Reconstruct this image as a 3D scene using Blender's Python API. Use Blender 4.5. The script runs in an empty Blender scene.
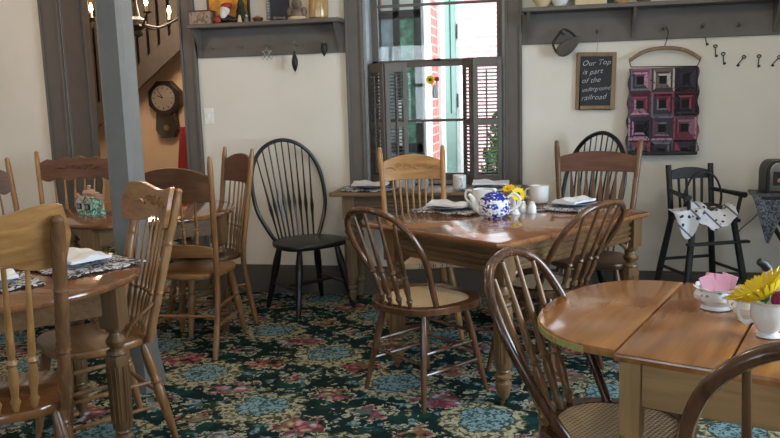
import bpy, bmesh, math, random
from mathutils import Vector, Matrix
random.seed(7)
PI = math.pi
S = bpy.context.scene
COL = S.collection
sin, cos = math.sin, math.cos

# ------------------------------------------------------------------ node helpers
class NG:
    def __init__(s, mat):
        mat.use_nodes = True
        s.nt = mat.node_tree
        s.nt.nodes.clear()
        s.out = s.nt.nodes.new('ShaderNodeOutputMaterial')
        s.b = s.nt.nodes.new('ShaderNodeBsdfPrincipled')
        s.nt.links.new(s.b.outputs[0], s.out.inputs[0])
    def n(s, t, **kw):
        x = s.nt.nodes.new(t)
        for k, v in kw.items(): setattr(x, k, v)
        return x
    def put(s, sock, v):
        if isinstance(v, bpy.types.NodeSocket): s.nt.links.new(v, sock)
        elif isinstance(v, (tuple, list)) and len(v) == 3 and sock.type == 'RGBA': sock.default_value = (*v, 1)
        else: sock.default_value = v
    def m(s, op, a, b=0.0, c=None):
        x = s.n('ShaderNodeMath', operation=op)
        s.put(x.inputs[0], a); s.put(x.inputs[1], b)
        if c is not None: s.put(x.inputs[2], c)
        return x.outputs[0]
    def obj(s):
        return s.n('ShaderNodeTexCoord').outputs['Object']
    def map(s, v, scale=(1, 1, 1), rot=(0, 0, 0), loc=(0, 0, 0)):
        x = s.n('ShaderNodeMapping')
        s.put(x.inputs['Vector'], v)
        x.inputs['Scale'].default_value = scale; x.inputs['Rotation'].default_value = rot; x.inputs['Location'].default_value = loc
        return x.outputs[0]
    def noise(s, v, scale, detail=3.0, rough=.5, dist=0.0):
        x = s.n('ShaderNodeTexNoise')
        s.put(x.inputs['Vector'], v); x.inputs['Scale'].default_value = scale
        x.inputs['Detail'].default_value = detail; x.inputs['Roughness'].default_value = rough; x.inputs['Distortion'].default_value = dist
        return x
    def vor(s, v, scale, feature='F1'):
        x = s.n('ShaderNodeTexVoronoi', feature=feature)
        s.put(x.inputs['Vector'], v); x.inputs['Scale'].default_value = scale
        return x
    def sep(s, v):
        x = s.n('ShaderNodeSeparateXYZ'); s.put(x.inputs[0], v); return x.outputs
    def comb(s, a, b, c=0.0):
        x = s.n('ShaderNodeCombineXYZ'); s.put(x.inputs[0], a); s.put(x.inputs[1], b); s.put(x.inputs[2], c); return x.outputs[0]
    def ramp(s, f, stops, interp='LINEAR'):
        x = s.n('ShaderNodeValToRGB'); s.put(x.inputs[0], f)
        cr = x.color_ramp; cr.interpolation = interp
        while len(cr.elements) < len(stops): cr.elements.new(.5)
        for e, (p, c) in zip(cr.elements, stops):
            e.position = p; e.color = (*c, 1) if len(c) == 3 else c
        return x.outputs[0]
    def mix(s, f, a, b):
        x = s.n('ShaderNodeMix', data_type='RGBA')
        s.put(x.inputs[0], f); s.put(x.inputs[6], a); s.put(x.inputs[7], b)
        return x.outputs[2]
    def step(s, a, lo, hi):
        x = s.n('ShaderNodeMapRange'); x.clamp = True
        s.put(x.inputs[0], a); x.inputs[1].default_value = lo; x.inputs[2].default_value = hi
        return x.outputs[0]
    def bump(s, h, strength=.2, dist=.002):
        x = s.n('ShaderNodeBump'); x.inputs['Strength'].default_value = strength; x.inputs['Distance'].default_value = dist
        s.put(x.inputs['Height'], h); s.nt.links.new(x.outputs[0], s.b.inputs['Normal'])
    def set(s, col=None, rough=None, metal=None, **kw):
        if col is not None: s.put(s.b.inputs['Base Color'], col)
        if rough is not None: s.put(s.b.inputs['Roughness'], rough)
        if metal is not None: s.b.inputs['Metallic'].default_value = metal
        for k, v in kw.items(): s.put(s.b.inputs[k.replace('_', ' ')], v)

def newmat(name): return bpy.data.materials.new(name)

def plain(name, col, rough=.5, metal=0.0, var=.06, **kw):
    m = newmat(name); g = NG(m)
    nz = g.noise(g.obj(), 14, 3)
    d = tuple(max(0, c * (1 - var * 2)) for c in col); u = tuple(min(1, c * (1 + var)) for c in col)
    g.set(g.ramp(nz.outputs[0], [(.3, d), (.7, u)]), rough, metal, **kw)
    return m

def wood(name, dark, light, rough=.35, axis='z', scale=1.0, coat=0.0, tone=.25, bump=.08):
    m = newmat(name); g = NG(m)
    sc = {'x': (.09, 1, 1), 'y': (1, .09, 1), 'z': (1, 1, .09)}[axis]
    v = g.map(g.obj(), sc)
    a = g.noise(v, 55 * scale, 4, .6, .3)
    b = g.noise(v, 14 * scale, 3, .5, 1.2)
    big = g.noise(g.obj(), 3, 2)
    f = g.m('ADD', g.m('MULTIPLY', a.outputs[0], .45), g.m('MULTIPLY', b.outputs[0], .55))
    c = g.ramp(f, [(.33, dark), (.62, light)])
    mul = g.ramp(big.outputs[0], [(.3, (1 - tone,) * 3), (.7, (1, 1, 1))])
    mm = g.n('ShaderNodeMix', data_type='RGBA', blend_type='MULTIPLY'); mm.inputs[0].default_value = 1
    g.put(mm.inputs[6], c); g.put(mm.inputs[7], mul)
    g.set(mm.outputs[2], g.m('ADD', g.m('MULTIPLY', a.outputs[0], .15 if bump > .05 else .02), rough - .07))
    if coat: g.set(Coat_Weight=coat, Coat_Roughness=.08)
    g.bump(a.outputs[0], bump, .001)
    return m

M = {}
M['oak'] = wood('oak_spindle', (.17, .075, .028), (.36, .185, .075), .3)
M['oak_x'] = wood('oak_rail', (.19, .085, .03), (.40, .20, .08), .3, 'x')
M['honey'] = wood('honey_oak', (.27, .125, .04), (.50, .27, .10), .3)
M['honey_x'] = wood('honey_oak_rail', (.28, .125, .04), (.52, .27, .095), .3, 'x')
M['midbrown'] = wood('mid_brown_post', (.11, .05, .024), (.24, .12, .055), .25)
M['brown'] = wood('brown_oak', (.075, .034, .016), (.19, .095, .045), .3)
M['brown_x'] = wood('brown_oak_rail', (.07, .03, .014), (.175, .08, .036), .35, 'x')
M['red_x'] = wood('red_brown_rail', (.075, .027, .013), (.17, .065, .03), .4, 'x')
M['walnut'] = wood('walnut_bentwood', (.04, .016, .009), (.125, .05, .024), .25, coat=.3)
M['walnut2'] = wood('brown_bentwood', (.065, .028, .013), (.165, .072, .034), .22, coat=.35)
M['pine'] = wood('pale_oak_leg', (.30, .17, .065), (.50, .32, .14), .4)
M['pine_x'] = wood('pale_oak_apron', (.30, .165, .065), (.50, .31, .14), .4, 'x')
M['top_c'] = wood('polished_table_top', (.19, .07, .027), (.35, .145, .055), .22, 'x', coat=.6, bump=.015)
M['top_r'] = wood('honey_leaf_top', (.25, .095, .028), (.47, .205, .062), .26, 'y', .7, coat=.35, tone=.2, bump=.02)
M['top_l'] = wood('brown_table_top', (.14, .055, .022), (.28, .12, .048), .2, 'x', coat=.5, bump=.02)
M['tleg'] = wood('table_leg_oak', (.11, .056, .024), (.25, .14, .064), .35)
M['tleg_x'] = wood('table_apron_oak', (.10, .050, .02), (.24, .13, .056), .35, 'x')
M['gtab'] = wood('weathered_oak', (.13, .09, .055), (.27, .19, .115), .45)
M['gtab_x'] = wood('weathered_oak_apron', (.12, .08, .045), (.26, .175, .10), .45, 'x')
M['black'] = plain('black_paint', (.007, .007, .009), .3, var=.2, Coat_Weight=.2)
M['black2'] = plain('worn_black_paint', (.014, .015, .018), .45, var=.25)
M['trim'] = plain('grey_brown_trim', (.120, .106, .096), .5, var=.04)
M['jamb'] = plain('window_jamb_paint', (.30, .33, .34), .45, var=.04)
M['column'] = plain('grey_column_paint', (.165, .163, .156), .5, var=.04)
M['ceil'] = plain('ceiling_white', (.72, .68, .6), .9)
M['white'] = plain('white_china', (.82, .83, .84), .12, var=.01, Coat_Weight=.5)
M['cloth'] = plain('white_napkin', (.78, .80, .85), .85, var=.03)
M['greycloth'] = plain('grey_blue_cloth', (.20, .24, .32), .9, var=.1)
M['steel'] = plain('dull_steel', (.42, .42, .42), .32, .9)
M['iron'] = plain('cast_iron', (.03, .025, .022), .6, .3, var=.2)
M['oldiron'] = plain('worn_grey_iron', (.085, .072, .064), .6, .2, var=.2)
M['brass'] = plain('old_brass', (.22, .15, .07), .4, .8)
M['chrome'] = plain('chrome_shell', (.65, .66, .68), .12, 1.0, var=.02)
M['slate'] = plain('slate_board', (.012, .016, .022), .55)
M['chalk'] = plain('chalk', (.52, .55, .56), .9)
M['yellow'] = plain('yellow_petal', (.95, .68, .01), .6, var=.12)
M['seed'] = plain('flower_centre', (.12, .05, .01), .8)
M['orange'] = plain('orange_petal', (.8, .25, .02), .6)
M['redp'] = plain('red_petal', (.42, .01, .03), .6)
M['purple'] = plain('magenta_petal', (.36, .015, .13), .6, var=.2)
M['green'] = plain('leaf_green', (.10, .26, .05), .6, var=.2)
M['pink'] = plain('pink_packet', (.86, .42, .55), .7)
M['switch'] = plain('switch_plate_ivory', (.85, .87, .88), .4)
M['doorgreen'] = plain('green_door_paint', (.04, .19, .15), .4)
M['extwhite'] = plain('exterior_white_paint', (.8, .82, .82), .5)
M['extdark'] = plain('dark_storm_frame', (.04, .045, .05), .5)
M['redbox'] = plain('dark_red_lid', (.12, .02, .015), .5)
M['cream'] = plain('cream_card', (.62, .50, .32), .7)
M['orangepic'] = plain('orange_picture_card', (.75, .33, .04), .6, var=.3)
M['santa_white'] = plain('white_wool', (.75, .73, .7), .9, var=.1)
M['santa_red'] = plain('red_figure_paint', (.35, .03, .02), .5)
M['navy'] = plain('navy_card', (.012, .018, .035), .4)
M['figstone'] = plain('stone_figurine_paint', (.20, .15, .11), .6, var=.3)
M['amber'] = plain('amber_jar_glass', (.62, .42, .18), .12, var=.1, Transmission_Weight=.35, Coat_Weight=.4)
M['redcloth'] = plain('red_curtain_cloth', (.20, .012, .02), .9)
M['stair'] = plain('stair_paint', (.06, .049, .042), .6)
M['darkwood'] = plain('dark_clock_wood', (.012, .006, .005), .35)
M['bakery'] = plain('toast_brown', (.42, .24, .10), .8, var=.3)
M['rubber'] = plain('black_plastic', (.006, .006, .007), .45)
M['thread'] = plain('string', (.25, .22, .18), .9)
M['slatewood'] = wood('slate_frame_wood', (.17, .11, .06), (.32, .21, .12), .5, 'z')
M['pegwood'] = plain('peg_paint', (.13, .11, .10), .5)

def mk_glass():
    m = newmat('window_glass'); g = NG(m)
    g.nt.nodes.remove(g.b)
    gl = g.n('ShaderNodeBsdfGlossy'); gl.inputs['Roughness'].default_value = .02
    tr = g.n('ShaderNodeBsdfTransparent'); tr.inputs[0].default_value = (.96, .98, .98, 1)
    fr = g.n('ShaderNodeFresnel'); fr.inputs[0].default_value = 1.45
    mx = g.n('ShaderNodeMixShader')
    g.nt.links.new(fr.outputs[0], mx.inputs[0]); g.nt.links.new(tr.outputs[0], mx.inputs[1]); g.nt.links.new(gl.outputs[0], mx.inputs[2])
    g.nt.links.new(mx.outputs[0], g.out.inputs[0])
    return m
M['glass'] = mk_glass()

def mk_wall(name, a, b):
    m = newmat(name); g = NG(m)
    n1 = g.noise(g.obj(), 1.3, 3, .6); n2 = g.noise(g.obj(), 70, 2)
    g.set(g.ramp(n1.outputs[0], [(.3, a), (.7, b)]), .88)
    g.bump(n2.outputs[0], .15, .002)
    return m
M['wall'] = mk_wall('cream_plaster', (.72, .685, .62), (.78, .75, .695))
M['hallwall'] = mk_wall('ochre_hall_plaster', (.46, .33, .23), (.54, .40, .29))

def mk_emit(name, col, s):
    m = newmat(name); g = NG(m)
    g.set(col, .4); g.b.inputs['Emission Color'].default_value = (*col, 1); g.b.inputs['Emission Strength'].default_value = s
    return m
M['flame'] = mk_emit('candle_bulb', (1, .72, .35), 22)
M['fairy'] = mk_emit('fairy_light', (1, .8, .5), 10)

def mk_brick(c1, c2, c3):
    m = newmat('red_brick'); g = NG(m)
    o = g.sep(g.obj())
    v = g.comb(g.m('ADD', o[0], o[1]), o[2])
    bt = g.n('ShaderNodeTexBrick'); g.put(bt.inputs['Vector'], v)
    bt.inputs['Scale'].default_value = 1
    bt.inputs['Brick Width'].default_value = .21; bt.inputs['Row Height'].default_value = .075; bt.inputs['Mortar Size'].default_value = .007
    bt.inputs['Color1'].default_value = (*c1, 1); bt.inputs['Color2'].default_value = (*c2, 1); bt.inputs['Mortar'].default_value = (*c3, 1)
    g.set(bt.outputs[0], .8)
    return m
M['brick'] = mk_brick((.42, .10, .085), (.52, .15, .12), (.55, .42, .38)); M['palebrick'] = mk_brick((.60, .30, .31), (.68, .42, .42), (.78, .66, .66))

def mk_carpet():
    m = newmat('floral_carpet'); g = NG(m)
    P = g.obj()
    w = g.noise(P, 13, 2)
    wv = g.n('ShaderNodeVectorMath', operation='SUBTRACT'); g.put(wv.inputs[0], w.outputs['Color']); wv.inputs[1].default_value = (.5, .5, .5)
    ws = g.n('ShaderNodeVectorMath', operation='SCALE'); g.put(ws.inputs[0], wv.outputs[0]); ws.inputs['Scale'].default_value = .10
    wa = g.n('ShaderNodeVectorMath', operation='ADD'); g.put(wa.inputs[0], P); g.put(wa.inputs[1], ws.outputs[0])
    x, y, _ = g.sep(wa.outputs[0])
    x = g.m('ADD', x, 1.3); y = g.m('SUBTRACT', y, 3.217)
    ax, ay, bx, by = .46, -.384, .555, .375; D = ax * by - ay * bx
    s_ = g.m('SUBTRACT', g.m('MULTIPLY', x, by / D), g.m('MULTIPLY', y, bx / D))
    t_ = g.m('SUBTRACT', g.m('MULTIPLY', y, ax / D), g.m('MULTIPLY', x, ay / D))
    s_ = g.m('SUBTRACT', g.m('FRACT', g.m('ADD', s_, .5)), .5); t_ = g.m('SUBTRACT', g.m('FRACT', g.m('ADD', t_, .5)), .5)
    def dist(a, b): return g.m('SQRT', g.m('ADD', g.m('MULTIPLY', a, a), g.m('MULTIPLY', b, b)))
    dx = g.m('ADD', g.m('MULTIPLY', s_, ax), g.m('MULTIPLY', t_, bx)); dy = g.m('ADD', g.m('MULTIPLY', s_, ay), g.m('MULTIPLY', t_, by))
    d = dist(dx, dy)
    sh = g.m('MULTIPLY', g.m('SUBTRACT', g.m('ABSOLUTE', s_), .5), .6); th = g.m('MULTIPLY', g.m('SUBTRACT', g.m('ABSOLUTE', t_), .5), .67)
    d2 = dist(sh, g.m('MULTIPLY', t_, .67)); d3 = dist(g.m('MULTIPLY', s_, .6), th); d4 = dist(sh, th)
    leafn = g.vor(P, 19).outputs['Distance']
    small = g.vor(P, 44).outputs['Distance']; sm = g.vor(wa.outputs[0], 21); n40 = g.noise(P, 40, 2, .5, .8).outputs[0]
    n9 = g.noise(P, 9, 2, .5, .8).outputs[0]
    base = g.mix(g.step(g.noise(P, 7, 3).outputs[0], .52, .6), (.005, .018, .018), (.009, .042, .036))
    cream = g.ramp(n40, [(.38, (.02, .035, .025)), (.47, (.16, .155, .09)), (.55, (.42, .395, .29)), (.7, (.36, .33, .23))])
    sc = g.m('MULTIPLY', g.m('LESS_THAN', g.m('ABSOLUTE', g.m('SUBTRACT', n9, .5)), .04), g.m('LESS_THAN', leafn, .42))
    base = g.mix(sc, base, cream)
    base = g.mix(g.m('GREATER_THAN', g.noise(P, 12.5, 2, .5, .5).outputs[0], .61), base, g.mix(g.step(n40, .5, .54), (.05, .11, .12), (.20, .28, .31)))
    def cluster(dd, r, stops, base):
        e = g.m('ADD', dd, g.m('MULTIPLY', g.m('SUBTRACT', leafn, .3), .10))
        base = g.mix(g.m('MULTIPLY', g.m('LESS_THAN', e, r + .035), g.m('GREATER_THAN', n40, .49)), base, cream)
        col = g.ramp(g.sep(sm.outputs['Color'])[0], stops, 'CONSTANT')
        shade = g.n('ShaderNodeMix', data_type='RGBA', blend_type='MULTIPLY'); shade.inputs[0].default_value = 1
        g.put(shade.inputs[6], col); g.put(shade.inputs[7], g.ramp(g.m('ADD', sm.outputs['Distance'], g.m('MULTIPLY', n40, .5)), [(.3, (1.1, 1.1, 1.1)), (.75, (.28, .28, .26))]))
        return g.mix(g.m('LESS_THAN', e, r), base, shade.outputs[2])
    base = cluster(d2, .125, [(0, (.50, .13, .19)), (.3, (.62, .32, .34)), (.5, (.55, .38, .25)), (.7, (.55, .52, .60)), (.85, (.02, .06, .05))], base)
    base = cluster(d3, .10, [(0, (.58, .34, .22)), (.35, (.50, .16, .2)), (.55, (.60, .50, .36)), (.8, (.03, .07, .05))], base)
    base = cluster(d4, .085, [(0, (.28, .38, .43)), (.4, (.55, .52, .6)), (.6, (.55, .2, .25)), (.8, (.03, .07, .05))], base)
    ang = g.m('ARCTAN2', dy, dx)
    dd = g.m('ADD', g.m('ADD', d, g.m('MULTIPLY', g.m('SUBTRACT', leafn, .3), .12)), g.m('MULTIPLY', g.m('SINE', ang), .02))
    ring = g.m('MULTIPLY', g.m('LESS_THAN', dd, .215), g.m('GREATER_THAN', n40, .42))
    base = g.mix(g.m('LESS_THAN', dd, .225), base, (.05, .06, .035))
    base = g.mix(ring, base, cream)
    core = g.m('LESS_THAN', g.m('ADD', d, g.m('MULTIPLY', leafn, .05)), .143)
    edge = g.m('LESS_THAN', g.m('ADD', d, g.m('MULTIPLY', leafn, .05)), .152)
    base = g.mix(edge, base, (.03, .05, .04))
    cc = g.mix(g.step(g.noise(P, 46, 2, .5, 1.2).outputs[0], .47, .55), (.21, .32, .355), (.03, .075, .085))
    base = g.mix(core, base, cc)
    fine = g.noise(P, 260, 2).outputs[0]
    g.set(base, .95, Specular_IOR_Level=.12)
    g.bump(fine, .5, .004)
    return m
M['carpet'] = mk_carpet()

def mk_cane():
    m = newmat('woven_cane'); g = NG(m)
    x, y, z = g.sep(g.obj())
    f = 520.0
    a = g.m('SINE', g.m('MULTIPLY', g.m('ADD', x, y), f * .55)); b = g.m('SINE', g.m('MULTIPLY', g.m('SUBTRACT', x, y), f * .38))
    h = g.m('MULTIPLY', a, b)
    c = g.ramp(g.step(h, -.6, .9), [(0, (.74, .58, .38)), (.66, (.64, .48, .29)), (.8, (.20, .11, .05)), (1, (.12, .065, .03))])
    g.set(c, .5); g.bump(h, .5, .002)
    return m
M['cane'] = mk_cane()

def mk_damask():
    m = newmat('black_white_print'); g = NG(m)
    n = g.noise(g.obj(), 38, 2, .5, 1.6).outputs[0]
    g.set(g.ramp(n, [(.47, (.015, .017, .025)), (.52, (.62, .62, .66))]), .85)
    return m
M['damask'] = mk_damask()
def mk_willow():
    m = newmat('blue_and_white_china'); g = NG(m)
    o = g.obj(); z = g.sep(o)[2]
    n = g.noise(o, 48, 3, .5, .9).outputs[0]
    n2 = g.noise(o, 120, 2).outputs[0]
    k = g.m('ADD', n, g.m('MULTIPLY', g.m('SUBTRACT', n2, .5), .2))
    band = g.m('GREATER_THAN', z, .098)
    k2 = g.m('ADD', k, g.m('MULTIPLY', band, .13))
    g.set(g.ramp(k2, [(.50, (.82, .84, .9)), (.54, (.012, .03, .33))]), .1, Coat_Weight=.5)
    return m
M['willow'] = mk_willow()
def mk_towel():
    m = newmat('white_towel_black_figures'); g = NG(m)
    v = g.vor(g.obj(), 24); d = v.outputs['Distance']
    x, y, z = g.sep(g.obj())
    st = g.m('LESS_THAN', g.m('FRACT', g.m('MULTIPLY', g.m('ADD', x, z), 6.5)), .09)
    spot = g.m('LESS_THAN', d, .24)
    c = g.mix(spot, (.72, .74, .80), (.03, .035, .05)); c = g.mix(st, c, (.12, .14, .2))
    g.set(c, .9)
    return m
M['towel'] = mk_towel()
def mk_greyprint():
    m = newmat('dark_grey_print'); g = NG(m)
    n = g.noise(g.obj(), 55, 2, .5, 1.5).outputs[0]
    g.set(g.ramp(n, [(.45, (.03, .035, .045)), (.55, (.16, .18, .22))]), .85)
    return m
M['greyprint'] = mk_greyprint()
def mk_floralchina():
    m = newmat('floral_china'); g = NG(m)
    o = g.obj(); z = g.sep(o)[2]
    n = g.vor(o, 60).outputs['Distance']
    band = g.m('LESS_THAN', g.m('ABSOLUTE', g.m('SUBTRACT', z, .052)), .008)
    f = g.m('MULTIPLY', band, g.m('LESS_THAN', n, .4))
    g.set(g.mix(f, (.84, .85, .86), (.25, .36, .50)), .12, Coat_Weight=.5)
    return m
M['floralchina'] = mk_floralchina()
def mk_quilt():
    m = newmat('log_cabin_quilt'); g = NG(m)
    x, y, z = g.sep(g.obj())
    u = g.m('DIVIDE', g.m('ADD', x, .205), .136); v = g.m('DIVIDE', g.m('ADD', z, .60), .150)
    bu = g.m('FLOOR', u); bv = g.m('FLOOR', v)
    fu = g.m('SUBTRACT', g.m('FRACT', u), .5); fv = g.m('SUBTRACT', g.m('FRACT', v), .5)
    au = g.m('ABSOLUTE', fu); av = g.m('ABSOLUTE', fv)
    ch = g.m('MAXIMUM', au, av)
    ring = g.m('FLOOR', g.m('MULTIPLY', ch, 12))
    side = g.m('ADD', g.m('GREATER_THAN', g.m('ADD', fu, fv), 0.0), g.m('MULTIPLY', g.m('GREATER_THAN', g.m('SUBTRACT', fu, fv), 0.0), 2.0))
    wn = g.n('ShaderNodeTexWhiteNoise', noise_dimensions='3D')
    g.put(wn.inputs['Vector'], g.comb(g.m('ADD', g.m('MULTIPLY', bu, 7.31), ring), g.m('ADD', g.m('MULTIPLY', bv, 5.77), side), ring))
    wb = g.n('ShaderNodeTexWhiteNoise', noise_dimensions='3D'); g.put(wb.inputs['Vector'], g.comb(g.m('ADD', bu, 3.3), g.m('ADD', bv, 8.1), g.m('GREATER_THAN', g.m('ADD', fu, fv), 0.0)))
    hue = g.ramp(wb.outputs['Value'], [(0, (.34, .20, .27)), (.2, (.20, .05, .08)), (.38, (.13, .13, .17)), (.56, (.30, .27, .28)), (.7, (.035, .03, .05)), (.86, (.40, .38, .33))], 'CONSTANT')
    c = g.ramp(wn.outputs['Value'], [(0, (.35, .3, .32)), (.3, (.75, .7, .72)), (.55, (1.25, 1.2, 1.2)), (.8, (.12, .10, .13)), (.9, (1.5, 1.3, 1.35))], 'CONSTANT')
    mm = g.n('ShaderNodeMix', data_type='RGBA', blend_type='MULTIPLY'); mm.inputs[0].default_value = 1; g.put(mm.inputs[6], hue); g.put(mm.inputs[7], c)
    fz = g.noise(g.obj(), 60, 3).outputs[0]
    c = g.mix(g.step(fz, .56, .66), mm.outputs[2], (.05, .035, .05))
    c = g.mix(g.m('LESS_THAN', ring, 1.8), c, (.008, .008, .012))
    g.set(c, .9)
    g.bump(ch, .3, .004)
    return m
M['quilt'] = mk_quilt()
def mk_paperbox():
    m = newmat('floral_box_paper'); g = NG(m)
    v = g.vor(g.obj(), 55)
    g.set(g.ramp(g.sep(v.outputs['Color'])[0], [(0, (.35, .27, .2)), (.4, (.28, .22, .17)), (.7, (.16, .12, .09)), (.88, (.30, .16, .11))], 'CONSTANT'), .7)
    return m
M['paperbox'] = mk_paperbox()
def mk_cottage():
    m = newmat('green_glazed_cottage'); g = NG(m)
    o = g.obj(); v = g.noise(o, 60, 2, .5, .5).outputs[0]
    g.set(g.ramp(v, [(.42, (.03, .22, .16)), (.56, (.30, .62, .50)), (.62, (.6, .78, .7))]), .2, Coat_Weight=.5)
    return m
M['cottage'] = mk_cottage()
M['cottagewhite'] = plain('cottage_white_wall', (.6, .66, .68), .25, Coat_Weight=.4)
M['cottageroof'] = plain('tan_cottage_roof', (.45, .27, .19), .3, Coat_Weight=.3)
M['foliage'] = plain('shrub_leaves', (.08, .25, .03), .6, var=.4)
M['pathstone'] = plain('pale_paving', (.62, .6, .56), .9)

# ------------------------------------------------------------------ mesh builder
class MB:
    def __init__(s): s.v = []; s.f = []
    def add(s, vs, fs, mat=None):
        o = len(s.v)
        s.v += [tuple((mat @ Vector(v)) if mat else v) for v in vs]
        s.f += [tuple(i + o for i in f) for f in fs]
        return s
    def box(s, x0, x1, y0, y1, z0, z1, mat=None):
        vs = [(x, y, z) for z in (z0, z1) for y in (y0, y1) for x in (x0, x1)]
        return s.add(vs, [(0, 2, 3, 1), (4, 5, 7, 6), (0, 1, 5, 4), (2, 6, 7, 3), (0, 4, 6, 2), (1, 3, 7, 5)], mat)
    def lathe(s, prof, a=(0, 0, 0), b=(0, 0, 1), seg=16, scale_to=True, phase=0.0):
        """prof: list (r, t). t in 0..1 along a->b when scale_to else metres"""
        a = Vector(a); b = Vector(b); d = b - a; L = d.length
        q = d.to_track_quat('Z', 'Y').to_matrix()
        vs = []; fs = []
        for r, t in prof:
            tt = t * L if scale_to else t
            for k in range(seg):
                an = 2 * PI * k / seg + phase
                vs.append(tuple(a + q @ Vector((r * cos(an), r * sin(an), tt))))
        n = len(prof)
        for i in range(n - 1):
            for k in range(seg):
                k2 = (k + 1) % seg
                fs.append((i * seg + k, i * seg + k2, (i + 1) * seg + k2, (i + 1) * seg + k))
        fs.append(tuple(reversed(range(seg)))); fs.append(tuple(range((n - 1) * seg, n * seg)))
        return s.add(vs, fs)
    def tube(s, pts, r, seg=10, closed=False, flat=None):
        pts = [Vector(p) for p in pts]; n = len(pts)
        rs = r if isinstance(r, (list, tuple)) else [r] * n
        tang = []
        for i in range(n):
            if closed: t = pts[(i + 1) % n] - pts[(i - 1) % n]
            else: t = pts[min(i + 1, n - 1)] - pts[max(i - 1, 0)]
            tang.append(t.normalized())
        up = Vector((0, 0, 1)) if abs(tang[0].z) < .9 else Vector((1, 0, 0))
        nrm = (up - tang[0] * up.dot(tang[0])).normalized()
        vs = []; fs = []
        for i in range(n):
            nrm = (nrm - tang[i] * nrm.dot(tang[i])).normalized()
            bn = tang[i].cross(nrm)
            for k in range(seg):
                an = 2 * PI * k / seg
                vs.append(tuple(pts[i] + nrm * (rs[i] * cos(an)) + bn * (rs[i] * sin(an) * (flat or 1))))
        for i in range(n if closed else n - 1):
            j = (i + 1) % n
            for k in range(seg):
                k2 = (k + 1) % seg
                fs.append((i * seg + k, i * seg + k2, j * seg + k2, j * seg + k))
        if not closed:
            fs.append(tuple(reversed(range(seg)))); fs.append(tuple(range((n - 1) * seg, n * seg)))
        return s.add(vs, fs)
    def slab(s, outline, z0, z1, r=.006, mat=None):
        """convex outline (ccw) extruded with rounded rim"""
        n = len(outline); h = z1 - z0
        def inset(d):
            res = []
            for i in range(n):
                p0 = Vector(outline[i - 1]); p1 = Vector(outline[i]); p2 = Vector(outline[(i + 1) % n])
                e1 = (p1 - p0).normalized(); e2 = (p2 - p1).normalized()
                n1 = Vector((-e1.y, e1.x)); n2 = Vector((-e2.y, e2.x))
                b = (n1 + n2); b = b / max(.3, b.length_squared) * 2 if b.length > 1e-6 else n1
                res.append(p1 + b * d * .999)
            return res
        rings = [(r, z0), (.3 * r, z0 + .3 * r), (0, z0 + r), (0, z1 - r), (.3 * r, z1 - .3 * r), (r, z1)]
        vs = []
        for d, z in rings:
            vs += [(p[0], p[1], z) for p in inset(d)]
        fs = []
        for i in range(len(rings) - 1):
            for k in range(n):
                k2 = (k + 1) % n
                fs.append((i * n + k, i * n + k2, (i + 1) * n + k2, (i + 1) * n + k))
        fs.append(tuple(reversed(range(n)))); fs.append(tuple(range((len(rings) - 1) * n, len(rings) * n)))
        return s.add(vs, fs, mat)
    def board(s, top, bot, thick, fy=lambda x, z: 0.0, mat=None):
        """upright board: top/bot lists of (x,z) same length, y thickness, curved by fy"""
        n = len(top); vs = []; fs = []
        K = 4
        for side in (0, 1):
            for i in range(n):
                for k in range(K + 1):
                    x = bot[i][0] + (top[i][0] - bot[i][0]) * k / K; z = bot[i][1] + (top[i][1] - bot[i][1]) * k / K
                    vs.append((x, fy(x, z) + (thick if side else 0), z))
        N = n * (K + 1)
        for i in range(n - 1):
            for k in range(K):
                a = i * (K + 1) + k; b = a + K + 1
                fs.append((a, b, b + 1, a + 1)); fs.append((N + a, N + a + 1, N + b + 1, N + b))
        for i in range(n - 1):
            a = i * (K + 1); b = a + K + 1
            fs.append((a, N + a, N + b, b)); a += K; b += K; fs.append((a, b, N + b, N + a))
        for k in range(K):
            fs.append((k, k + 1, N + k + 1, N + k)); a = (n - 1) * (K + 1) + k
            fs.append((a, N + a, N + a + 1, a + 1))
        return s.add(vs, fs, mat)
    def ball(s, c, r, sx=1, sy=1, sz=1, u=14, v=9, mat=None):
        vs = []; fs = []
        for j in range(v + 1):
            t = PI * j / v
            for i in range(u):
                a = 2 * PI * i / u
                vs.append((c[0] + r * sx * sin(t) * cos(a), c[1] + r * sy * sin(t) * sin(a), c[2] + r * sz * cos(t)))
        for j in range(v):
            for i in range(u):
                i2 = (i + 1) % u
                fs.append((j * u + i, (j + 1) * u + i, (j + 1) * u + i2, j * u + i2))
        return s.add(vs, fs, mat)
    def build(s, name, mat, parent=None, bevel=0.0, sub=0):
        me = bpy.data.meshes.new(name)
        me.from_pydata(s.v, [], s.f)
        bm = bmesh.new(); bm.from_mesh(me)
        bmesh.ops.remove_doubles(bm, verts=bm.verts, dist=1e-5)
        bmesh.ops.recalc_face_normals(bm, faces=bm.faces)
        bm.to_mesh(me); bm.free()
        for p in me.polygons: p.use_smooth = True
        try: me.set_sharp_from_angle(angle=math.radians(38))
        except Exception: pass
        me.materials.append(M[mat] if isinstance(mat, str) else mat)
        o = bpy.data.objects.new(name, me); COL.objects.link(o)
        if parent: o.parent = parent
        if bevel:
            b = o.modifiers.new('bevel', 'BEVEL'); b.width = bevel; b.segments = 2; b.limit_method = 'ANGLE'; b.angle_limit = .6
        if sub:
            b = o.modifiers.new('sub', 'SUBSURF'); b.levels = sub; b.render_levels = sub
        return o

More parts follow.
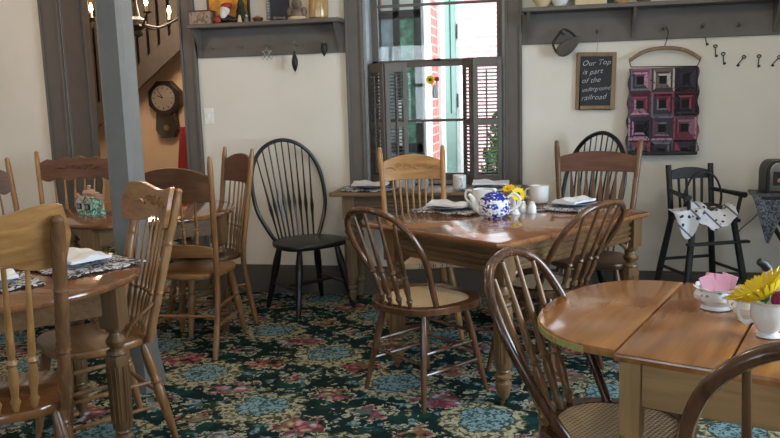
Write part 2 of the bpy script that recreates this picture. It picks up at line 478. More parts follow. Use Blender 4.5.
def tag(o, label, cat, group=None, kind=None):
    o['label'] = label; o['category'] = cat
    if group: o['group'] = group
    if kind: o['kind'] = kind
    return o
def thing(name, label, cat, loc=(0, 0, 0), rz=0.0, group=None):
    o = bpy.data.objects.new(name, None); COL.objects.link(o)
    o.location = loc; o.rotation_euler = (0, 0, rz); o.empty_display_size = .1
    return tag(o, label, cat, group)
def struct(name, mb, mat, parent=None, bevel=0.0):
    o = mb.build(name, mat, parent, bevel)
    if not parent: o['kind'] = 'structure'
    return o
def face(fx, fy): return math.atan2(fx, -fy)      # rotation so that local -y points along (fx, fy)

def spline(pts, n=8):
    pts = [Vector(p) for p in pts]; out = []
    P = [pts[0] * 2 - pts[1]] + pts + [pts[-1] * 2 - pts[-2]]
    for i in range(1, len(P) - 2):
        for k in range(n):
            t = k / n
            out.append(.5 * ((2 * P[i]) + (-P[i - 1] + P[i + 1]) * t + (2 * P[i - 1] - 5 * P[i] + 4 * P[i + 1] - P[i + 2]) * t * t + (-P[i - 1] + 3 * P[i] - 3 * P[i + 1] + P[i + 2]) * t ** 3))
    out.append(pts[-1]); return out

# turned profiles (r multiplier, t)
SPIN = [(.55, 0), (.7, .03), (.75, .10), (1.0, .17), (1.15, .20), (.8, .22), (1.2, .235), (.8, .25), (1.0, .30), (.85, .42), (.62, .55), (.6, .75), (.62, .9), (.55, 1)]
SPIN2 = [(.6, 0), (.9, .04), (1.2, .07), (.75, .10), (.95, .16), (1.15, .24), (1.0, .31), (.7, .335), (1.3, .36), (.7, .385), (.9, .43), (.75, .6), (.6, .8), (.55, 1)]
LEGT = [(.55, 0), (.75, .08), (1.0, .3), (1.15, .45), (1.2, .55), (.9, .58), (1.25, .61), (.9, .64), (1.1, .70), (1.15, .82), (.9, .92), (.7, 1)]
TAPER = [(.62, 0), (.8, .25), (1.0, .55), (1.05, .7), (.95, .85), (.7, 1)]
def turned(mb, a, b, r, prof, seg=12):
    mb.lathe([(pr * r, t) for pr, t in prof], a, b, seg)

# ------------------------------------------------------------------ SETTING
YW = 5.273; YB = 5.573
ZC = 2.75
XL, XR, YF = -5.2, 2.7, -2.6
w = MB()
DX0, DX1, DZ = -3.527, -2.59, 2.45
WX0, WX1, WZ0, WZ1 = -1.266, -.319, .775, 2.5
w.box(XL - .3, DX0, YW, YB, 0, ZC); w.box(DX0, DX1, YW, YB, DZ, ZC); w.box(DX1, WX0, YW, YB, 0, ZC)
w.box(WX0, WX1, YW, YB, 0, WZ0); w.box(WX0, WX1, YW, YB, WZ1, ZC); w.box(WX1, XR + .3, YW, YB, 0, ZC)
struct('wall_back', w, 'wall')
w = MB(); w.box(XL - .25, XL, YF, YW, 0, ZC); struct('wall_left', w, 'wall')
# right wall with a window, front wall with two windows
RY0, RY1, RZ0, RZ1 = 1.2, 3.6, .75, 2.3
w = MB(); w.box(XR, XR + .25, YF, RY0, 0, ZC); w.box(XR, XR + .25, RY1, YW, 0, ZC); w.box(XR, XR + .25, RY0, RY1, 0, RZ0); w.box(XR, XR + .25, RY0, RY1, RZ1, ZC)
struct('wall_right', w, 'wall')
w = MB(); FW = [(-3.6, -2.0), (.2, 2.0)]
xs = [XL - .25, FW[0][0], FW[0][1], FW[1][0], FW[1][1], XR + .25]
w.box(xs[0], xs[1], YF - .25, YF, 0, ZC); w.box(xs[2], xs[3], YF - .25, YF, 0, ZC); w.box(xs[4], xs[5], YF - .25, YF, 0, ZC)
for a, b in FW: w.box(a, b, YF - .25, YF, 0, .8); w.box(a, b, YF - .25, YF, 2.3, ZC)
struct('wall_front', w, 'wall')
w = MB(); w.box(XL - .3, XR + .3, YF - .3, YB, -.12, 0); struct('floor', w, 'carpet')
w = MB(); w.box(XL - .3, XR + .3, YF - .3, YB, ZC, ZC + .12); struct('ceiling', w, 'ceil')
# next room
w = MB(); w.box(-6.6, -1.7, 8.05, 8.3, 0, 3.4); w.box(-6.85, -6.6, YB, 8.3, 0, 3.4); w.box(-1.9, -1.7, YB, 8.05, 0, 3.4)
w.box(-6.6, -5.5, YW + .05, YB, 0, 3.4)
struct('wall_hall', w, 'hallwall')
w = MB(); w.box(-6.85, -1.7, YB, 8.3, -.12, 0); struct('floor_hall', w, 'carpet')
w = MB(); w.box(-6.85, -1.7, YB, 8.3, 3.4, 3.5); w.box(-6.85, -1.7, YB - .02, YB, ZC, 3.5); struct('ceiling_hall', w, 'ceil')

# casings
def casing(mb, x0, x1, z0, z1):
    mb.box(x0, x1, YW - .022, YW, z0, z1)
    mb.box(x0, x0 + .018, YW - .034, YW - .022, z0, z1); mb.box(x1 - .018, x1, YW - .034, YW - .022, z0, z1)
w = MB()
casing(w, -3.684, DX0, 0, DZ); casing(w, DX1, -2.473, 0, DZ); w.box(-3.70, -2.46, YW - .03, YW, DZ, DZ + .14)
w.box(DX0 - .001, DX0 + .012, YW, YB, 0, DZ); w.box(DX1 - .012, DX1 + .001, YW, YB, 0, DZ); w.box(DX0, DX1, YW, YB, DZ - .012, DZ)
w.box(DX0 + .012, DX0 + .03, YB - .06, YB + .02, 0, DZ)
struct('trim_1', w, 'trim', bevel=.003)
w = MB()
casing(w, -1.386, -1.266, WZ0 - .09, WZ1); casing(w, -.319, -.21, WZ0 - .09, WZ1); w.box(-1.40, -.2, YW - .03, YW, WZ1, WZ1 + .14)
w.box(-1.42, -.18, YW - .06, YW + .10, WZ0 - .03, WZ0); w.box(-1.386, -.21, YW - .018, YW, WZ0 - .12, WZ0 - .03)
struct('trim_2', w, 'trim', bevel=.003)
def baseb(name, x0, x1):
    w = MB(); w.box(x0, x1, YW - .018, YW, 0, .19); w.box(x0, x1, YW - .012, YW, .19, .205); struct(name, w, 'trim', bevel=.003)
baseb('baseboard_back', -2.473, XR); baseb('baseboard_back_left', XL, -3.684)
w = MB(); w.box(XR - .018, XR, YF, YW - .02, 0, .2); struct('baseboard_right', w, 'trim')
w = MB(); w.box(XL, XL + .018, YF, YW - .02, 0, .2); struct('baseboard_left', w, 'trim')

# window sash
def window(name, parts):
    root = bpy.data.objects.new(name, None); COL.objects.link(root); root['kind'] = 'structure'
    root.location = (-.79, 5.42, WZ0)
    for n, mb, mat in parts:
        o = mb.build(n, mat, root, .002 if n != 'pane' else 0); o.location = (.79, -5.42, -WZ0)
    return root
j = MB(); j.box(WX0, WX0 + .02, YW, YB, WZ0, WZ1); j.box(WX1 - .02, WX1, YW, YB, WZ0, WZ1); j.box(WX0, WX1, YW, YB, WZ1 - .02, WZ1); j.box(WX0, WX1, YW + .1, YB, WZ0 - .005, WZ0 + .02)
fr = MB(); a, b = WX0 + .02, WX1 - .02; y0, y1 = 5.40, 5.435
for (z0, z1) in ((WZ0 + .02, 1.61), (1.59, WZ1 - .02)):
    yy = (y0, y1) if z0 < 1 else (5.437, 5.47)
    fr.box(a, a + .045, *yy, z0, z1); fr.box(b - .045, b, *yy, z0, z1)
    fr.box(a, b, *yy, z0, z0 + .05 if z0 < 1 else z0 + .035); fr.box(a, b, *yy, z1 - .035, z1)
fr.box(a, b, 5.408, 5.428, 1.200, 1.218); fr.box(a, b, 5.445, 5.465, 1.985, 2.003)
gl = MB(); gl.box(a + .04, b - .04, 5.417, 5.421, WZ0 + .06, 1.58); gl.box(a + .04, b - .04, 5.452, 5.456, 1.62, WZ1 - .05)
window('window_1', [('window_frame', fr, 'trim'), ('window_jamb', j, 'jamb'), ('pane', gl, 'glass')])
def simple_window(name, boxf):
    root = bpy.data.objects.new(name, None); COL.objects.link(root); root['kind'] = 'structure'
    fr, gl = boxf(); fr.build('window_frame', 'trim', root); gl.build('pane', 'glass', root)
def rwin():
    f = MB(); g_ = MB()
    for y in (RY0, (RY0 + RY1) / 2 - .03, RY1 - .06): f.box(XR + .10, XR + .15, y, y + .06, RZ0, RZ1)
    for z in (RZ0, (RZ0 + RZ1) / 2 - .02, RZ1 - .06): f.box(XR + .10, XR + .15, RY0, RY1, z, z + .06)
    g_.box(XR + .12, XR + .124, RY0, RY1, RZ0, RZ1); return f, g_
simple_window('window_2', rwin)
def fwin(a, b):
    def f_():
        f = MB(); g_ = MB()
        for x in (a, (a + b) / 2 - .03, b - .06): f.box(x, x + .06, YF - .15, YF - .10, .8, 2.3)
        for z in (.8, 1.53, 2.24): f.box(a, b, YF - .15, YF - .10, z, z + .06)
        g_.box(a, b, YF - .126, YF - .122, .8, 2.3); return f, g_
    return f_
simple_window('window_3', fwin(*FW[0])); simple_window('window_4', fwin(*FW[1]))

# column
def chamf(h, c): return [(-h + c, -h), (h - c, -h), (h, -h + c), (h, h - c), (h - c, h), (-h + c, h), (-h, h - c), (-h, -h + c)]
w = MB()
rings = [(.088, .024, 0), (.086, .024, .05), (.067, .02, .20), (.0655, .02, ZC)]
vs = []; fs = []
for h, c, z in rings: vs += [(x, y, z) for x, y in chamf(h, c)]
for i in range(3):
    for k in range(8): fs.append((i * 8 + k, i * 8 + (k + 1) % 8, (i + 1) * 8 + (k + 1) % 8, (i + 1) * 8 + k))
w.add(vs, fs, Matrix.Translation((-1.98, 3.37, 0)))
struct('trim_3', w, 'column')

# ------------------------------------------------------------------ shutters
def shutter_panel(parent, name, p0, p1, z0, z1, lab=None):
    p0 = Vector((*p0, 0)); p1 = Vector((*p1, 0)); d = p1 - p0; L = d.length
    Mx = Matrix.Translation(p0) @ Matrix.Rotation(math.atan2(d.y, d.x), 4, 'Z')
    f = MB(); st = .03
    f.box(0, st, -.009, .009, z0, z1, Mx); f.box(L - st, L, -.009, .009, z0, z1, Mx)
    f.box(st, L - st, -.009, .009, z1 - .06, z1, Mx); f.box(st, L - st, -.009, .009, z0, z0 + .07, Mx); f.box(st, L - st, -.009, .009, (z0 + z1) / 2 - .02, (z0 + z1) / 2 + .02, Mx)
    o = f.build(name, 'trim', parent, .002)
    n = 30
    for half_ in (0, 1):
      s_ = MB()
      for i in range(n):
        z = z0 + .085 + (z1 - z0 - .16) * i / (n - 1)
        if abs(z - (z0 + z1) / 2) < .025 or (z > (z0 + z1) / 2) != bool(half_): continue
        s_.box(st, L - st, -.010, .010, -.002, .002, Mx @ Matrix.Translation((0, 0, z)) @ Matrix.Rotation(math.radians(-16), 4, 'X'))
      s_.build('louvres', 'trim', o)
    if True:
        k = MB(); k.box(L / 2 - .004, L / 2 + .004, -.024, -.014, z0 + .09, z1 - .08, Mx); k.build('tilt_rod', 'trim', o)
t = thing('louvred_shutter', 'grey louvred folding shutter on the left side of the window', 'shutter', (-1.13, 5.2, WZ0))
def shut(t, segs, z1):
    for (a_, b_) in segs:
        shutter_panel(t, 'panel', (a_[0] - t.location.x, a_[1] - t.location.y), (b_[0] - t.location.x, b_[1] - t.location.y), .005, z1 - WZ0)
shut(t, [((-1.242, 5.30), (-1.118, 5.20)), ((-1.112, 5.20), (-.975, 5.265))], 1.60)
t = thing('louvred_shutter', 'grey louvred folding shutter on the right side of the window', 'shutter', (-.45, 5.2, WZ0))
shut(t, [((-.342, 5.25), (-.525, 5.19)), ((-.532, 5.20), (-.60, 5.335))], 1.615)

# ------------------------------------------------------------------ shelves
def bracket(parent, x, z0, z1, depth, th=.022):
    pts = []
    n = 14; prof = []
    for i in range(n + 1):
        t_ = i / n
        y = depth * (t_ ** 1.6 * .55 + .45 * (.5 - .5 * cos(PI * t_))) ; prof.append((YW - .02 - .012 - y, z0 + (z1 - z0) * t_))
    poly = [(YW - .02, z0)] + prof + [(YW - .02, z1)]
    vs = [(x - th / 2, y, z) for y, z in poly] + [(x + th / 2, y, z) for y, z in poly]
    N = len(poly)
    fs = [tuple(range(N)), tuple(reversed(range(N, 2 * N)))] + [(i, (i + 1) % N, N + (i + 1) % N, N + i) for i in range(N)]
    loc = parent.location
    MB().add([(a - loc.x, b - loc.y, c - loc.z) for a, b, c in vs], fs).build('bracket', 'trim', parent, .002)
def peg_rail(label, x0, x1, brs, pegs, bx0, bx1):
    t = thing('peg_shelf', label, 'shelf', ((x0 + x1) / 2, YW, 1.685)); L = t.location
    def B(n, mb, mat='trim', bev=.003):
        o = mb.build(n, mat, t, bev); 
        for v in o.data.vertices: v.co -= L
        return o
    m = MB(); m.box(bx0, bx1, YW - .02, YW, 1.685, 1.875); B('back_board', m)
    m = MB(); m.box(x0, x1, YW - .175, YW, 1.877, 1.903); B('shelf_board', m)
    for x in brs: bracket(t, x, 1.70, 1.877, .12)
    for x in pegs:
        m = MB(); m.lathe([(.007, 0), (.006, .03), (.005, .045), (.011, .052), (.012, .060), (.008, .068), (.001, .070)], (x, YW - .02, 1.745), (x, YW - .12, 1.762), 10, False)
        B('peg', m, 'pegwood', 0)
    return t
peg_rail('grey painted peg shelf to the left of the window', -2.46, -1.385, [-2.435, -1.425], [-2.335, -2.13, -1.93, -1.727, -1.52], -2.465, -1.39)
peg_rail('grey painted peg shelf to the right of the window, above the slate and quilt', -.20, 2.1, [-.165, .478, 1.30, 2.0], [.05, .262, .658, .886, 1.094, 1.55, 1.75], -.21, 2.1)
ZS = 1.903
# items on left shelf
t = thing('keepsake_box', 'patterned paper-covered box with dark red lid at the left end of the left shelf', 'box', (-2.372, 5.17, ZS))
MB().box(-.075, .075, -.05, .05, 0, .085).build('body', 'paperbox', t, .003)
MB().box(-.08, .08, -.054, .054, .085, .093).build('lid', 'redbox', t, .002)
t = thing('picture', 'orange and yellow picture card leaning behind the white-bearded figurine', 'picture', (-2.19, 5.235, ZS))
MB().box(-.16, .13, -.005, .005, 0, .32).build('card', 'orangepic', t); 
fr_ = MB(); fr_.box(-.17, -.155, -.01, .01, 0, .34); fr_.box(.125, .14, -.01, .01, 0, .34); fr_.box(-.17, .14, -.01, .01, .32, .34); fr_.build('frame', 'darkwood', t)
t = thing('figurine', 'seated figurine with white beard and red cap on the left shelf', 'figurine', (-2.19, 5.16, ZS))
m = MB(); m.ball((0, 0, .028), .05, 1.05, .8, .62); m.ball((.05, -.02, .02), .03, 1.3, .8, .7); m.build('body', 'darkwood', t)
m = MB(); m.ball((-.005, -.012, .088), .033, 1, .85, 1.1); m.ball((-.01, -.028, .062), .03, .9, .6, 1.15); m.build('bearded_head', 'santa_white', t)
m = MB(); m.ball((0, 0, .112), .036, 1.05, 1, .75); m.ball((.028, .0, .122), .016); m.build('cap', 'santa_red', t)
m = MB(); m.ball((-.055, -.02, .025), .026, 1, .8, 1.1); m.build('red_sack', 'santa_red', t)
t = thing('ornament_tree', 'small dark green bottle-brush tree behind the tiny shakers on the left shelf', 'ornament', (-2.10, 5.20, ZS))
m = MB(); m.lathe([(.012, 0), (.012, .02), (.045, .022), (.03, .07), (.036, .072), (.02, .12), (.026, .122), (.002, .19)], seg=14, scale_to=False); m.build('foliage', plain('bottle_brush_green', (.05, .055, .02), .9, var=.4), t)
for i, (x, lab) in enumerate([(-2.085, 'tiny pale shaker on the left shelf, the one nearer the figurine'), (-2.035, 'tiny pale shaker on the left shelf, the one nearer the gold dish')]):
    t = thing('shaker', lab, 'shaker', (x, 5.13, ZS), 0, 'tiny shakers on the left shelf')
    m = MB(); m.lathe([(.014, 0), (.016, .01), (.011, .03), (.009, .036)], seg=12, scale_to=False); m.build('body', 'figstone' if i else 'cream', t)
    m = MB(); m.lathe([(.010, .036), (.010, .044), (.004, .05)], seg=12, scale_to=False); m.build('cap', 'steel', t)
t = thing('trinket_dish', 'low gold and tan trinket dish left of the dark navy picture', 'dish', (-1.955, 5.13, ZS))
m = MB(); m.lathe([(.025, 0), (.03, .005), (.036, .022), (.034, .026), (.026, .012)], seg=16, scale_to=False); m.build('dish', 'brass', t)
m = MB(); m.ball((0, 0, .022), .024, 1.1, 1, .6); m.build('trinkets', 'bakery', t)
t = thing('picture', 'dark navy picture in a beaded silver frame on the left shelf', 'picture', (-1.835, 5.22, ZS))
MB().box(-.06, .075, -.005, .005, 0, .30).build('card', 'navy', t)
m = MB()
for k in range(16): m.ball((-.078, -.006, .012 + k * .019), .0095, 1.2, .8, 1, 8, 5)
m.box(-.09, -.066, -.001, .008, 0, .31); m.build('beaded_frame', 'steel', t)
t = thing('ornament', 'small pale bone-shaped ornament in front of the navy picture', 'ornament', (-1.80, 5.12, ZS))
m = MB(); m.tube([(-.03, 0, .012), (-.01, 0, .018), (.02, 0, .014), (.04, 0, .006)], [.009, .007, .007, .005], 8); m.ball((-.032, 0, .014), .013); m.ball((.03, .005, .013), .011); m.build('ornament_body', 'figstone', t)
t = thing('figurine', 'brown seated stone-look figurine between the navy picture and amber jar', 'figurine', (-1.685, 5.16, ZS))
m = MB(); m.ball((0, 0, .04), .045, 1.1, .9, 1.0); m.ball((0, -.01, .10), .035, 1, .9, 1.1); m.ball((0, -.01, .15), .024); m.ball((-.05, -.01, .05), .02, 1, 1, 1.6); m.ball((.05, -.01, .05), .02, 1, 1, 1.6); m.build('body', 'figstone', t)
m = MB(); m.lathe([(.06, 0), (.068, .008), (.06, .02), (.03, .022)], seg=18, scale_to=False); m.build('base', 'cream', t)
t = thing('glass_jar', 'tall amber glass jar at the right end of the left shelf', 'jar', (-1.54, 5.17, ZS))
m = MB(); m.lathe([(.05, 0), (.062, .01), (.066, .05), (.066, .13), (.045, .17), (.045, .19)], seg=24, scale_to=False); m.build('jar_body', 'amber', t)
m = MB(); m.lathe([(.05, .19), (.05, .215), (.01, .222)], seg=20, scale_to=False); m.build('lid', 'brass', t)
# items on right shelf
t = thing('sugar_bowl', 'white rounded jug beside the pale box on the right shelf', 'jug', (.03, 5.17, ZS))
m = MB(); m.lathe([(.03, 0), (.038, .008), (.06, .04), (.064, .07), (.05, .10), (.052, .12), (.046, .12), (.044, .10)], seg=24, scale_to=False); m.build('jug_body', 'white', t)
m = MB(); m.tube(spline([(.058, 0, .09), (.09, 0, .085), (.09, 0, .05), (.062, 0, .04)]), .006, 8); m.build('handle', 'white', t)
t = thing('bowl', 'brown and cream bowl at the left end of the right shelf', 'bowl', (-.08, 5.17, ZS))
m = MB(); m.lathe([(.028, 0), (.03, .01), (.065, .05), (.07, .085), (.065, .085), (.055, .05), (.02, .02)], seg=24, scale_to=False); m.build('bowl_body', 'cream', t)
t = thing('box', 'pale wooden box standing on the right shelf next to the jug', 'box', (.213, 5.17, ZS))
MB().box(-.095, .095, -.06, .06, 0, .12).build('body', 'cream', t, .003)
MB().box(-.098, .098, -.063, .063, .12, .135).build('lid', 'cream', t, .003)
t = thing('plate', 'tan decorated plate standing upright on the right shelf', 'plate', (.405, 5.19, ZS))
m = MB(); m.lathe([(.001, 0), (.05, .004), (.085, .012), (.085, .016), (.05, .009), (.001, .006)], (0, .0, .086), (0, -1, .25), 28, False); m.build('plate_body', 'bakery', t)
t = thing('picture', 'small picture in dark frame on the right shelf left of the tan plate', 'picture', (.335, 5.215, ZS))
MB().box(-.02, .02, -.006, .006, 0, .12).build('frame', 'darkwood', t)
t = thing('bowl', 'low brown bowl on the right shelf above the quilt hanger', 'bowl', (.53, 5.16, ZS))
m = MB(); m.lathe([(.03, 0), (.035, .006), (.06, .03), (.055, .03), (.03, .012)], seg=20, scale_to=False); m.build('bowl_body', 'figstone', t)
# switch
t = thing('light_switch', 'ivory light switch plate on the wall right of the doorway', 'switch', (-2.414, YW, 1.28))
MB().box(-.035, .035, -.006, 0, -.055, .055).build('plate', 'switch', t, .002)
MB().box(-.006, .006, -.018, -.006, -.012, .012).build('toggle', 'switch', t, .001)

# hanging things
t = thing('wire_star', 'silver wire star ornament hanging from the middle peg of the left shelf', 'ornament', (-1.93, YW - .075, 1.70))
m = MB()
pts = [(.035 * (1 if k % 2 == 0 else .42) * sin(PI * k / 5), 0, .035 * (1 if k % 2 == 0 else .42) * cos(PI * k / 5)) for k in range(10)]
m.tube(pts, .006, 6, True); m.build('star', 'steel', t)
m = MB(); m.tube([(0, 0, .035), (0, .0, .058)], .0015, 6); m.tube(spline([(-.04, 0, -.025), (-.03, 0, -.045), (-.012, 0, -.03), (0, 0, -.05), (.012, 0, -.03), (.03, 0, -.045), (.04, 0, -.025)]), .0025, 6); m.build('wire', 'steel', t)
t = thing('dark_pod', 'long black teardrop ornament hanging from the left shelf', 'ornament', (-1.732, YW - .075, 1.66))
m = MB(); m.lathe([(.002, 0), (.012, .015), (.021, .05), (.022, .075), (.014, .105), (.007, .118), (.009, .13), (.004, .14)], (0, 0, -.095), (0, 0, 1), 14, False); m.build('pod', 'rubber', t)
m = MB(); m.tube([(0, 0, .045), (0, 0, .105)], .002, 6); m.build('cord', 'thread', t)
t = thing('metal_bell', 'small dark pointed ornament on the rightmost peg of the left shelf', 'ornament', (-1.522, YW - .075, 1.71))
m = MB(); m.lathe([(.002, 0), (.014, .02), (.024, .05), (.022, .075), (.008, .09)], (0, 0, -.05), (0, 0, 1), 12, False); m.build('body', 'iron', t)
m = MB(); m.tube([(0, 0, .04), (0, .0, .055)], .0025, 6); m.build('hook', 'iron', t)
# flat iron hanging
t = thing('flat_iron', 'old cast flat iron hanging by its handle from the right shelf', 'iron', (.06, YW - .07, 1.70))
R_ = Matrix.Translation((.022, 0, -.032)) @ Matrix.Rotation(math.radians(-34), 4, 'Y')
m = MB(); N = 24; poly = []
for k in range(N):
    a_ = 2 * PI * k / N; poly.append((.088 * cos(a_), .047 * sin(a_) * (1 - .35 * cos(a_)) * (.75 if sin(a_) > 0 else 1)))
vs = [(x, -.022, z) for x, z in poly] + [(x, .022, z) for x, z in poly]
fs = [tuple(range(N)), tuple(reversed(range(N, 2 * N)))] + [(i, (i + 1) % N, N + (i + 1) % N, N + i) for i in range(N)]
m.add(vs, fs, R_); m.build('iron_body', 'oldiron', t, .005)
m = MB(); m.tube(spline([(-.052, 0, -.075), (-.072, 0, -.02), (-.040, 0, .035), (-.008, 0, .066), (.03, 0, .052), (.066, 0, .02)], 5), [.007] * 26, 8); m.build('handle', 'iron', t)
# slate
t = thing('chalk_slate', 'wood-framed black slate with chalk writing hanging under the right shelf', 'sign', (.255, YW - .012, 1.44), 0)
t.rotation_euler = (0, math.radians(1.2), 0)
MB().box(-.108, .108, -.006, .004, -.165, .165).build('slate_panel', 'slate', t)
f = MB(); f.box(-.123, -.098, -.011, .008, -.18, .18); f.box(.098, .123, -.011, .008, -.18, .18); f.box(-.098, .098, -.011, .008, .155, .18); f.box(-.098, .098, -.011, .008, -.18, -.155)
f.build('frame', 'slatewood', t, .004)
m = MB(); m.tube([(0, -.002, .18), (.005, -.02, .27), (.006, -.055, .31)], .0015, 6); m.build('string', 'thread', t)
for i, line in enumerate(['Our Top', 'is part', 'of the', 'underground', 'railroad']):
    cu = bpy.data.curves.new('writing', 'FONT'); cu.body = line; cu.size = .046 if i != 3 else .040; cu.shear = .35; cu.space_character = 1.06; cu.offset = -.0004
    ob = bpy.data.objects.new('writing_src', cu)
    me = bpy.data.meshes.new_from_object(ob); me.name = 'chalk_writing'
    zc = .105 - i * .054; wmax = max(v.co.x for v in me.vertices); sx = min(1.0, .180 / wmax)
    for v in me.vertices:
        x_, y_ = v.co.x, v.co.y
        v.co = (x_ * sx - .09 + (.004 if i % 2 else 0), -.0068, y_ + zc - .010 + .06 * x_ + .002 * sin(x_ * 60 + i))
    me.materials.clear(); me.materials.append(M['chalk'])
    bpy.data.objects.remove(ob); bpy.data.curves.remove(cu)
    o = bpy.data.objects.new('chalk_writing', me); COL.objects.link(o); o.parent = t
# hanger + quilt
t = thing('clothes_hanger', 'curved wooden hanger holding the patchwork quilt', 'hanger', (.665, YW - .045, 1.63))
m = MB(); m.tube(spline([(-.21, 0, -.07), (-.12, 0, -.018), (0, 0, 0), (.12, 0, -.018), (.215, 0, -.075)]), .012, 8, flat=.7); m.build('bar', 'slatewood', t)
m = MB(); m.tube(spline([(0, 0, .01), (.012, 0, .05), (.018, -.01, .09), (.005, -.02, .125), (-.012, -.02, .125)], 5), .003, 6)
m.tube([(-.21, 0, -.068), (-.198, 0, -.11)], .003, 6); m.tube([(.215, 0, -.073), (.195, 0, -.118)], .003, 6); m.tube([(-.198, 0, -.11), (.195, 0, -.118)], .003, 6); m.build('wire', 'iron', t)
t = thing('patchwork_quilt', 'folded log-cabin patchwork quilt in pink, maroon and grey hanging on the wall', 'quilt', (.66, YW - .045, 1.51))
m = MB(); nx, nz = 24, 30; vs = []; fs = []
for s_ in (0, 1):
    for j_ in range(nz + 1):
        for i in range(nx + 1):
            x = -.203 + .41 * i / nx + .006 * sin(j_ * .9) * (1 if i in (0, nx) else 0); z = -.52 * j_ / nz
            y = (.018 + .008 * sin(i * .8 + j_ * .1) * (j_ / nz + .2)) * (-1 if s_ == 0 else 1) * (.35 if j_ == 0 else 1)
            if j_ == nz: z += .006 * sin(i * 1.3)
            x += .01 * (j_ / nz) * (x / .2)
            vs.append((x, y, z))
NN = (nx + 1) * (nz + 1)
for j_ in range(nz):
    for i in range(nx):
        a_ = j_ * (nx + 1) + i; b_ = a_ + nx + 1
        fs.append((a_, b_, b_ + 1, a_ + 1)); fs.append((NN + a_, NN + a_ + 1, NN + b_ + 1, NN + b_))
for i in range(nx): fs.append((i, i + 1, NN + i + 1, NN + i)); a_ = nz * (nx + 1) + i; fs.append((a_, NN + a_, NN + a_ + 1, a_ + 1))
for j_ in range(nz): a_ = j_ * (nx + 1); fs.append((a_, NN + a_, NN + a_ + nx + 1, a_ + nx + 1)); a_ += nx; fs.append((a_, a_ + nx + 1, NN + a_ + nx + 1, NN + a_))
m.add(vs, fs); m.build('quilt_body', 'quilt', t)
m = MB(); m.box(-.205, .215, -.02, .012, -.545, -.518); m.build('backing', 'rubber', t, .006)
# keys
KEYS = [(.912, 1.672, 8, 'dark key hanging just under the right shelf, the highest of the keys'), (.97, 1.60, 2, 'dark key hung straight, between the highest key and the short one'),
        (1.018, 1.552, 4, 'short dark key hung third from the left of the row of keys'), (1.118, 1.535, -38, 'slanting dark key in the middle of the row of keys'),
        (1.221, 1.53, -4, 'dark key hung straight between the two slanting keys'), (1.318, 1.527, -42, 'slanting dark key at the right end of the row')]
for x, z, ang, lab in KEYS:
    t = thing('skeleton_key', lab, 'key', (x, YW - .008, z), 0, 'old keys on the right wall'); t.rotation_euler = (0, math.radians(-ang) * -1 * -1, 0)
    m = MB(); m.tube([(.011 * cos(a_ * PI / 5), 0, .030 + .009 * sin(a_ * PI / 5)) for a_ in range(10)], .003, 6, True)
    m.tube([(0, 0, .022), (0, 0, -.038)], .0032, 6); m.box(0, .013, -.002, .002, -.036, -.022); m.tube([(0, -.0, .030), (0, .008, .036)], .0015, 5)
    m.build('key_body', 'iron', t)

# sunflower in hanging glass on the window
t = thing('hanging_bud_vase', 'clear glass bud vase hung on the window, with water', 'vase', (-.80, 5.385, 1.36))
m = MB(); m.lathe([(.012, 0), (.02, .008), (.022, .05), (.013, .075), (.015, .09), (.012, .09), (.010, .075), (.019, .05), (.017, .01), (.001, .006)], seg=16, scale_to=False); m.build('glass', plain('pale_glass', (.75, .85, .85), .05, Transmission_Weight=.7), t)
def daisy(mb_p, c, n, R, rr, pitch=0.35, layers=1, nrm=(0, -1, .2)):
    q = Vector(nrm).normalized().to_track_quat('Z', 'Y').to_matrix().to_4x4()
    T = Matrix.Translation(c) @ q
    for L_ in range(layers):
        for k in range(n):
            a_ = 2 * PI * (k + .5 * L_) / n
            Rl = R * (1 - .18 * L_)
            d = Vector((cos(a_), sin(a_), 0)); s2 = Vector((-sin(a_), cos(a_), 0)); u = Vector((0, 0, 1))
            w_ = R * PI / n * 1.15
            vs = [d * rr * .6, d * Rl * .45 + s2 * w_ * .5 + u * R * .10, d * Rl * .8 + s2 * w_ * .42 + u * R * pitch * .45, d * Rl + u * R * pitch * .5, d * Rl * .8 - s2 * w_ * .42 + u * R * pitch * .45, d * Rl * .45 - s2 * w_ * .5 + u * R * .10]
            th = u * R * .03
            mb_p.add([tuple(v) for v in vs] + [tuple(v - th) for v in vs], [(0, 1, 2, 3, 4, 5), (11, 10, 9, 8, 7, 6)] + [(i, (i + 1) % 6 + 0, (i + 1) % 6 + 6, i + 6) for i in range(6)], T)
    return T
def flower(label, cat, loc, n, R, mat, stem_to, nrm, group=None, layers=2, seed_r=.3, name='cut_flower', cm='seed', pitch=.35):
    t = thing(name, label, cat, stem_to, 0, group)
    c = Vector(loc) - Vector(stem_to)
    m = MB(); daisy(m, c, n, R, R * seed_r, pitch, layers, nrm); m.build('petals', mat, t)
    m = MB(); nn = Vector(nrm).normalized(); m.ball(tuple(c + nn * R * .05), R * seed_r, 1, 1, 1); m.build('flower_centre', cm, t)
    m = MB(); m.tube(spline([(0, 0, 0), tuple(c * .5 + Vector((0, .005, 0))), tuple(c - nn * .004)], 5), .0022, 6); m.build('stem', 'green', t)
    return t
t = thing('ornament', 'tiny black bow ornament on top of the window meeting rail', 'ornament', (-.79, 5.418, 1.61))
m = MB(); m.ball((-.014, 0, .010), .011, 1.3, .6, .8); m.ball((.014, 0, .010), .011, 1.3, .6, .8); m.ball((0, 0, .010), .007); m.build('bow', 'rubber', t)
flower('yellow sunflower in the glass vase hung on the window', 'flower', (-.83, 5.36, 1.485), 14, .036, 'yellow', (-.805, 5.38, 1.372), (-.1, -1, .1), seed_r=.35)
flower('dark red flower in the glass vase hung on the window', 'flower', (-.785, 5.36, 1.487), 10, .02, 'redp', (-.798, 5.38, 1.372), (.1, -1, .3), layers=3, seed_r=.3, cm='redp')

